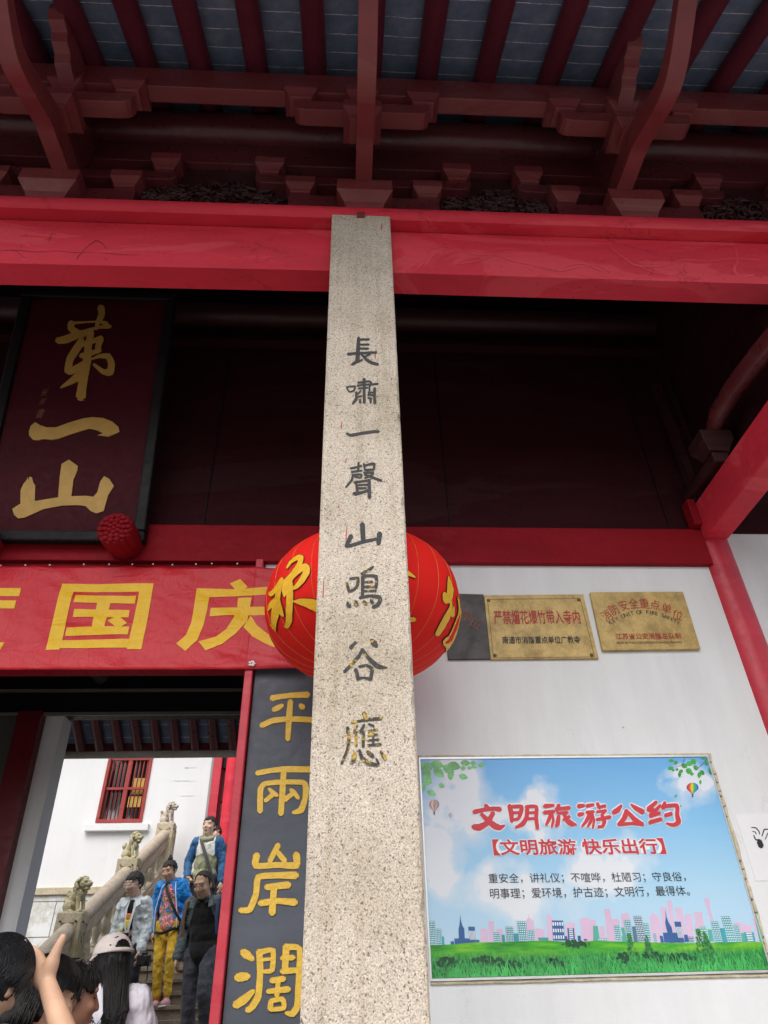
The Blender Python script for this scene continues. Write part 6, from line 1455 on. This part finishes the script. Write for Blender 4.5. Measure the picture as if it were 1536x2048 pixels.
# ---- I, J: two more heads at the top of the steps
I_ = person('person in a dark peaked cap half hidden behind the red corner post', place(430, 1597, 13.45, 1.70), 1.70, R_(70), None, 'skin', (0, 0), .014)
garment(I_, 'uniform', 'greyj', ('torso', 'arms'), .02); garment(I_, 'trousers', 'jeansdark', ('legs',), .01)
b = MB(); hc = I_['hc']; b.ell(hc+V((0, .01, .075)), (.095, .108, .060)); b.ell(hc+V((0, -.10, .05)), (.06, .06, .010)); b.xform(I_['HM']); b.build('peaked_cap', plain('navy_cap', (.012, .014, .025), .6), I_['T'], smooth=True)
b = MB(); b.tube([I_['HM'] @ (hc+V((.088*math.cos(a), .01+.100*math.sin(a), .055))) for a in [i*.45 for i in range(15)]], .010, 6).build('cap_band', plain('cap_silver_band', (.4, .4, .42), .4), I_['T'])
Jp = person('brown haired person hidden behind the man in the hooded jacket', place(433, 1652, 11.3, 1.58), 1.58, R_(10), None, 'skin', (0, 0), .014)
hair(Jp, 'short', 'hairbrown', 21, .03); garment(Jp, 'jacket', 'tblack', ('torso', 'arms'), .02); garment(Jp, 'trousers', 'jeansdark', ('legs',), .01)

# ---- C: long haired woman in a cap, seen from behind
C_ = person('long haired woman in a pale cap and white printed T-shirt, seen from behind', place(240, 1866, 4.35, 1.55), 1.55, R_(188), dict(elL=(-.24, -.04, 1.12), elR=(.24, -.04, 1.12), wrL=(-.20, -.20, .98), wrR=(.20, -.20, .98)), 'skinpale', (R_(6), R_(42)), hs=1.0)
M['tee'] = cloth('white_tshirt', (0.78, 0.78, 0.86), .08, .85, .6)
garment(C_, 'tshirt', 'tee', ('torso', 'sleeves'), .030, None, None, 0, .010, 1.1); garment(C_, 'trousers', 'jeansdark', ('legs',), .010); shoes(C_, plain('dark_shoe', (.05, .05, .05), .7))
hair(C_, 'long', 'hair', 31, .05)
hc = C_['hc']
# long hair: overlapping locks falling down the back
b = MB(); rnd = random.Random(12)
HMi = C_['HM']
for i in range(900):
    a = rnd.uniform(-1.15, 1.15); s0 = HMi @ (hc+V((math.sin(a)*.088, .016+math.cos(a)*.098, rnd.uniform(-.06, .05))))
    L = rnd.uniform(.26, .46)*(1-.25*abs(a)); bx = C_['MW'] @ V((math.sin(a)*.052-.068+rnd.uniform(-.018, .018), .135+rnd.uniform(-.012, .022), 1.34))
    endp = C_['MW'] @ V((math.sin(a)*.035+rnd.uniform(-.03, .03)-.06, .150+rnd.uniform(-.01, .02), 1.50-L))
    mid = s0.lerp(bx, .55); pts = [s0, mid, bx, bx.lerp(endp, .55)+V((rnd.uniform(-.012, .012), 0, 0)), endp]
    b.tube(pts, [.004, .005, .0042, .0032, .001], 4)
b.build('long_hair', 'hair', C_['T'], smooth=True)
b = MB()
for i in range(16):
    q = rnd.uniform(-.008, .008); s0 = C_['MW'] @ V((.105+q, .05, 1.46)); b.tube([s0, C_['MW'] @ V((.125+q, .10, 1.36)), C_['MW'] @ V((.118+q*2, .125, 1.27)), C_['MW'] @ V((.15+q*2, .125, 1.20)), C_['MW'] @ V((.20+q*3, .11, 1.175+q))], [.010, .012, .010, .008, .002], 6)
b.build('hair_lock', 'hair', C_['T'], smooth=True)
capm = plain('pale_cap_cotton', (.72, .66, .62), .85, .08, 20, .2, 90)
b = MB(); n1, n2 = 110, 40; vs = []
for j in range(n2+1):
    t = (math.pi/2*1.02)*j/n2
    for i in range(n1):
        q = 2*math.pi*i/n1; vs.append(hc+V((math.sin(t)*math.cos(q)*.105, .012+math.sin(t)*math.sin(q)*.118, .045+math.cos(t)*.108)))
fs = [(j*n1+i, j*n1+(i+1) % n1, (j+1)*n1+(i+1) % n1, (j+1)*n1+i) for j in range(n2) for i in range(n1)]
def open_(f):
    c0 = sum((vs[i] for i in f), V((0, 0, 0)))/4-hc
    return not (c0.y > .06 and ((c0.x)/.052)**2+((c0.z-.062)/.045)**2 < 1 and c0.z > .058)
b.add(vs, [f for f in fs if open_(f)]); b.xform(C_['HM']); o = b.build('cap', capm, C_['T'], smooth=True); q = o.modifiers.new('s', 'SOLIDIFY'); q.thickness = .006
b = MB(); vs = []
for j in range(8):
    t = j/7
    for i in range(15):
        a = math.pi*(i/14); rr = 1+t*.75*math.sin(a)
        vs.append(hc+V((math.cos(a)*.103, .012-math.sin(a)*.116*rr*(1+.02), .046-.035*t*math.sin(a)-.01*abs(math.cos(a))*t)))
b.add(vs, [(j*15+i, j*15+i+1, (j+1)*15+i+1, (j+1)*15+i) for j in range(7) for i in range(14)]); b.xform(C_['HM']); o = b.build('cap_brim', capm, C_['T'], smooth=True); q = o.modifiers.new('s', 'SOLIDIFY'); q.thickness = .006
b = MB(); b.tube([C_['HM'] @ (hc+V((math.cos(a)*.107, .012+math.sin(a)*.12, .05))) for a in [math.pi*.22+i*math.pi*.56/12 for i in range(13)]], .010, 8).build('cap_strap', capm, C_['T'], smooth=True)
for a, z, l in ((1.05, .115, .02), (.75, .075, .008), (2.3, .1, .022), (2.0, .06, .007), (1.85, .062, .006), (2.55, .06, .007)):
    rr = math.sqrt(max(.05, 1-((z-.045)/.108)**2)); p = hc+V((math.cos(a)*.107*rr, .012+math.sin(a)*.120*rr, z)); t_ = V((-math.sin(a), math.cos(a), .3))
    b = MB(); b.tube([C_['HM'] @ (p-t_*l*.5), C_['HM'] @ (p+t_*l*.5)], .0035, 6).build('cap_embroidery', bstrap, C_['T'])
glasses(C_, bstrap)
def printmat():
    m, nt, b = nmat('ink_print'); co = coords(nt, 'Object', (1, 1, .5)); n = noise_n(nt, co, 30, 5, .7, .8); r = ramp(nt, n.outputs[0], [(.47, (.02, .022, .035)), (.52, (.62, .62, .7))], 'LINEAR'); nt.links.new(r.outputs[0], b.inputs['Base Color']); b.inputs['Roughness'].default_value = .85; return m
ip = printmat(); ik = plain('ink_solid', (.02, .022, .04), .85)
bk_y = .150
def backpatch(x0, x1, z0, z1, mat, off=0.0):
    b = MB(); nx, nz = 10, 10; vs = []; J = C_['J']
    for j in range(nz+1):
        for i in range(nx+1):
            x = x0+(x1-x0)*i/nx; z = z0+(z1-z0)*j/nz
            ya = (.099+.038)*math.sqrt(max(.02, 1-(x/(.140+.04))**2-((z-1.26)/(.225))**2)) if abs(z-1.26) < .2 else .1
            yb = (.10+.03)*math.sqrt(max(.02, 1-(x/(.145+.03))**2-((z-1.105)/.19)**2)) if abs(z-1.105) < .18 else .08
            vs.append((x, max(ya, yb)+.008+off, z))
    b.add(vs, [(j*(nx+1)+i, j*(nx+1)+i+1, (j+1)*(nx+1)+i+1, (j+1)*(nx+1)+i) for j in range(nz) for i in range(nx)]); b.xform(C_['MW']); b.build('shirt_print', mat, C_['T'], smooth=True)
backpatch(-.10, .09, 1.02, 1.30, ip); backpatch(-.118, -.102, 1.02, 1.335, ik, .002); backpatch(.07, .10, 1.02, 1.335, ik, .002); backpatch(-.118, -.06, 1.31, 1.335, ik, .003)

# ---- B: woman in red with black bob, turned right, head tilted
B_ = person('woman with a black bob and a red top behind the raised arm', (place(96, 1894, 3.1, 1.62)[0], 3.1, place(106, 1894, 3.1, 1.62)[2]+.0), 1.62, R_(128), dict(elL=(-.24, -.05, 1.12), wrL=(-.10, -.26, 1.16), elR=(.24, -.02, 1.12), wrR=(.12, -.24, 1.10)), 'skin', (R_(16), R_(0), R_(8)), hs=.98)
hair(B_, 'bob', 'hair', 41, .05); M['redtop'] = cloth('red_knit', (.42, .02, .035), .15)
garment(B_, 'red_top', 'redtop', ('torso', 'sleeves'), .020); garment(B_, 'trousers', 'jeansdark', ('legs',), .010); shoes(B_, plain('dark_shoe', (.05, .05, .05), .7))
b = MB(); hc = B_['hc']
for i in range(700):
    a = rnd.uniform(-1.25, 1.25); s0 = hc+V((math.sin(a)*.092, .016+math.cos(a)*.108, rnd.uniform(-.05, .02))); e0 = hc+V((math.sin(a)*.10+rnd.uniform(-.01, .01), .02+math.cos(a)*.110, -.14+rnd.uniform(-.02, .02)))
    b.tube([B_['HM'] @ s0, B_['HM'] @ (s0.lerp(e0, .5)+V((math.sin(a)*.012, math.cos(a)*.012, 0))), B_['HM'] @ e0], [.0035, .004, .001], 4)
b.build('hair_ends', 'hair', B_['T'], smooth=True)
# ---- D: person with tanned face and joined hands, beyond B
D_ = person('tanned person in maroon with joined hands, just beyond the black bob', place(146, 1930, 3.6, 1.58), 1.58, R_(118), dict(elL=(-.20, -.10, 1.10), wrL=(-.035, -.30, 1.20), hdL=(.02, -.1, 1), elR=(.20, -.10, 1.10), wrR=(.035, -.30, 1.20), hdR=(-.02, -.1, 1)), 'skindark', (R_(5), R_(0)), .008)
hair(D_, 'short', 'hair', 51, .05); garment(D_, 'maroon_top', cloth('maroon_knit', (.10, .012, .02), .2), ('torso', 'arms'), .016); garment(D_, 'trousers', 'jeansdark', ('legs',), .010); shoes(D_, plain('dark_shoe', (.05, .05, .05), .7))

# ---- A: man in front with a hand raised to his brow
hA = P(-10, 1924, 2.62)
A_feet = (hA.x-.34, 2.62, hA.z-1.585*math.cos(R_(12)))
wrist = P(92, 1960, 2.74); elb = P(146, 2120, 2.62)
MWA = Matrix.Translation(V(A_feet)) @ Matrix.Rotation(R_(12), 4, 'Y') @ Matrix.Rotation(R_(168), 4, 'Z')
iv = MWA.inverted()
A_ = person('man with short greying hair in navy raising one hand before his face', A_feet, 1.70, R_(168), dict(elL=tuple(iv @ elb), wrL=tuple(iv @ wrist), hdL=tuple((iv.to_3x3() @ V((-.70, .40, .50)))), sdL=tuple((iv.to_3x3() @ V((-.15, .15, -1.0)))), thL=[tuple(iv @ (wrist+V(q))) for q in ((.010, -.01, .046), (.019, -.014, .084), (.031, -.016, .117))], wrR=(.2, -.2, 1.0)), 'skin', (R_(24), R_(0)), .007, R_(12), hs=.93)
hair(A_, 'nape', 'hairgrey', 61, .062); M['navytee'] = cloth('navy_tee', (.02, .025, .06), .2)
garment(A_, 'navy_shirt', 'navytee', ('torso', 'sleeves'), .018, .012); garment(A_, 'trousers', 'jeansdark', ('legs',), .010, .012); shoes(A_, plain('dark_shoe', (.05, .05, .05), .7))
# bristly ends over the hair shell
b = MB(); hc = A_['hc']
for i in range(3600):
    d = V((rnd.gauss(0, 1), rnd.gauss(0, 1), rnd.gauss(.2, 1))).normalized()
    if d.z < -.35 or (d.y < -.45 and d.z < .45): continue
    p = hc+V((0, .016, .032))+V((d.x*.090, d.y*.108, d.z*.101)); fl = V((rnd.uniform(-.5, .5), rnd.uniform(.3, 1.0), rnd.uniform(-1.2, -.2))); t_ = ((fl-d*fl.dot(d)).normalized()+d*.22).normalized()
    b.tube([A_['HM'] @ p, A_['HM'] @ (p+t_*.022)], [.0011, .0004], 3, False)
b.build('hair_tips', 'hairgrey', A_['T'])

def strands(c, n, ln, mat='hair', back=True, seed=3):
    """loose hairs lying over the crown"""
    rnd = random.Random(seed); b = MB(); hc = c['hc']; ctr = hc+V((0, .016, .032))
    for i in range(n):
        d = V((rnd.gauss(0, 1), rnd.gauss(.3, 1), rnd.gauss(.6, .8))).normalized()
        if d.z < -.1 or (d.y < -.35 and d.z < .55): continue
        pts = []; dd = d.copy()
        for k in range(5):
            pts.append(c['HM'] @ (ctr+V((dd.x*(.079+.026), dd.y*(.097+.026), dd.z*(.090+.024)))))
            fl = V((dd.x*.6, dd.y*.6+.25, -1)); fl = (fl-dd*fl.dot(dd)).normalized(); dd = (dd+fl*ln/5+V((rnd.gauss(0, .02), rnd.gauss(0, .02), 0))).normalized()
        b.tube(pts, [.0007, .0013, .0013, .0011, .0004], 3, False)
    return b.build('loose_hair', mat, c['T'])
strands(B_, 2200, .9); strands(A_, 2200, .5, 'hairgrey'); strands(D_, 700, .6)
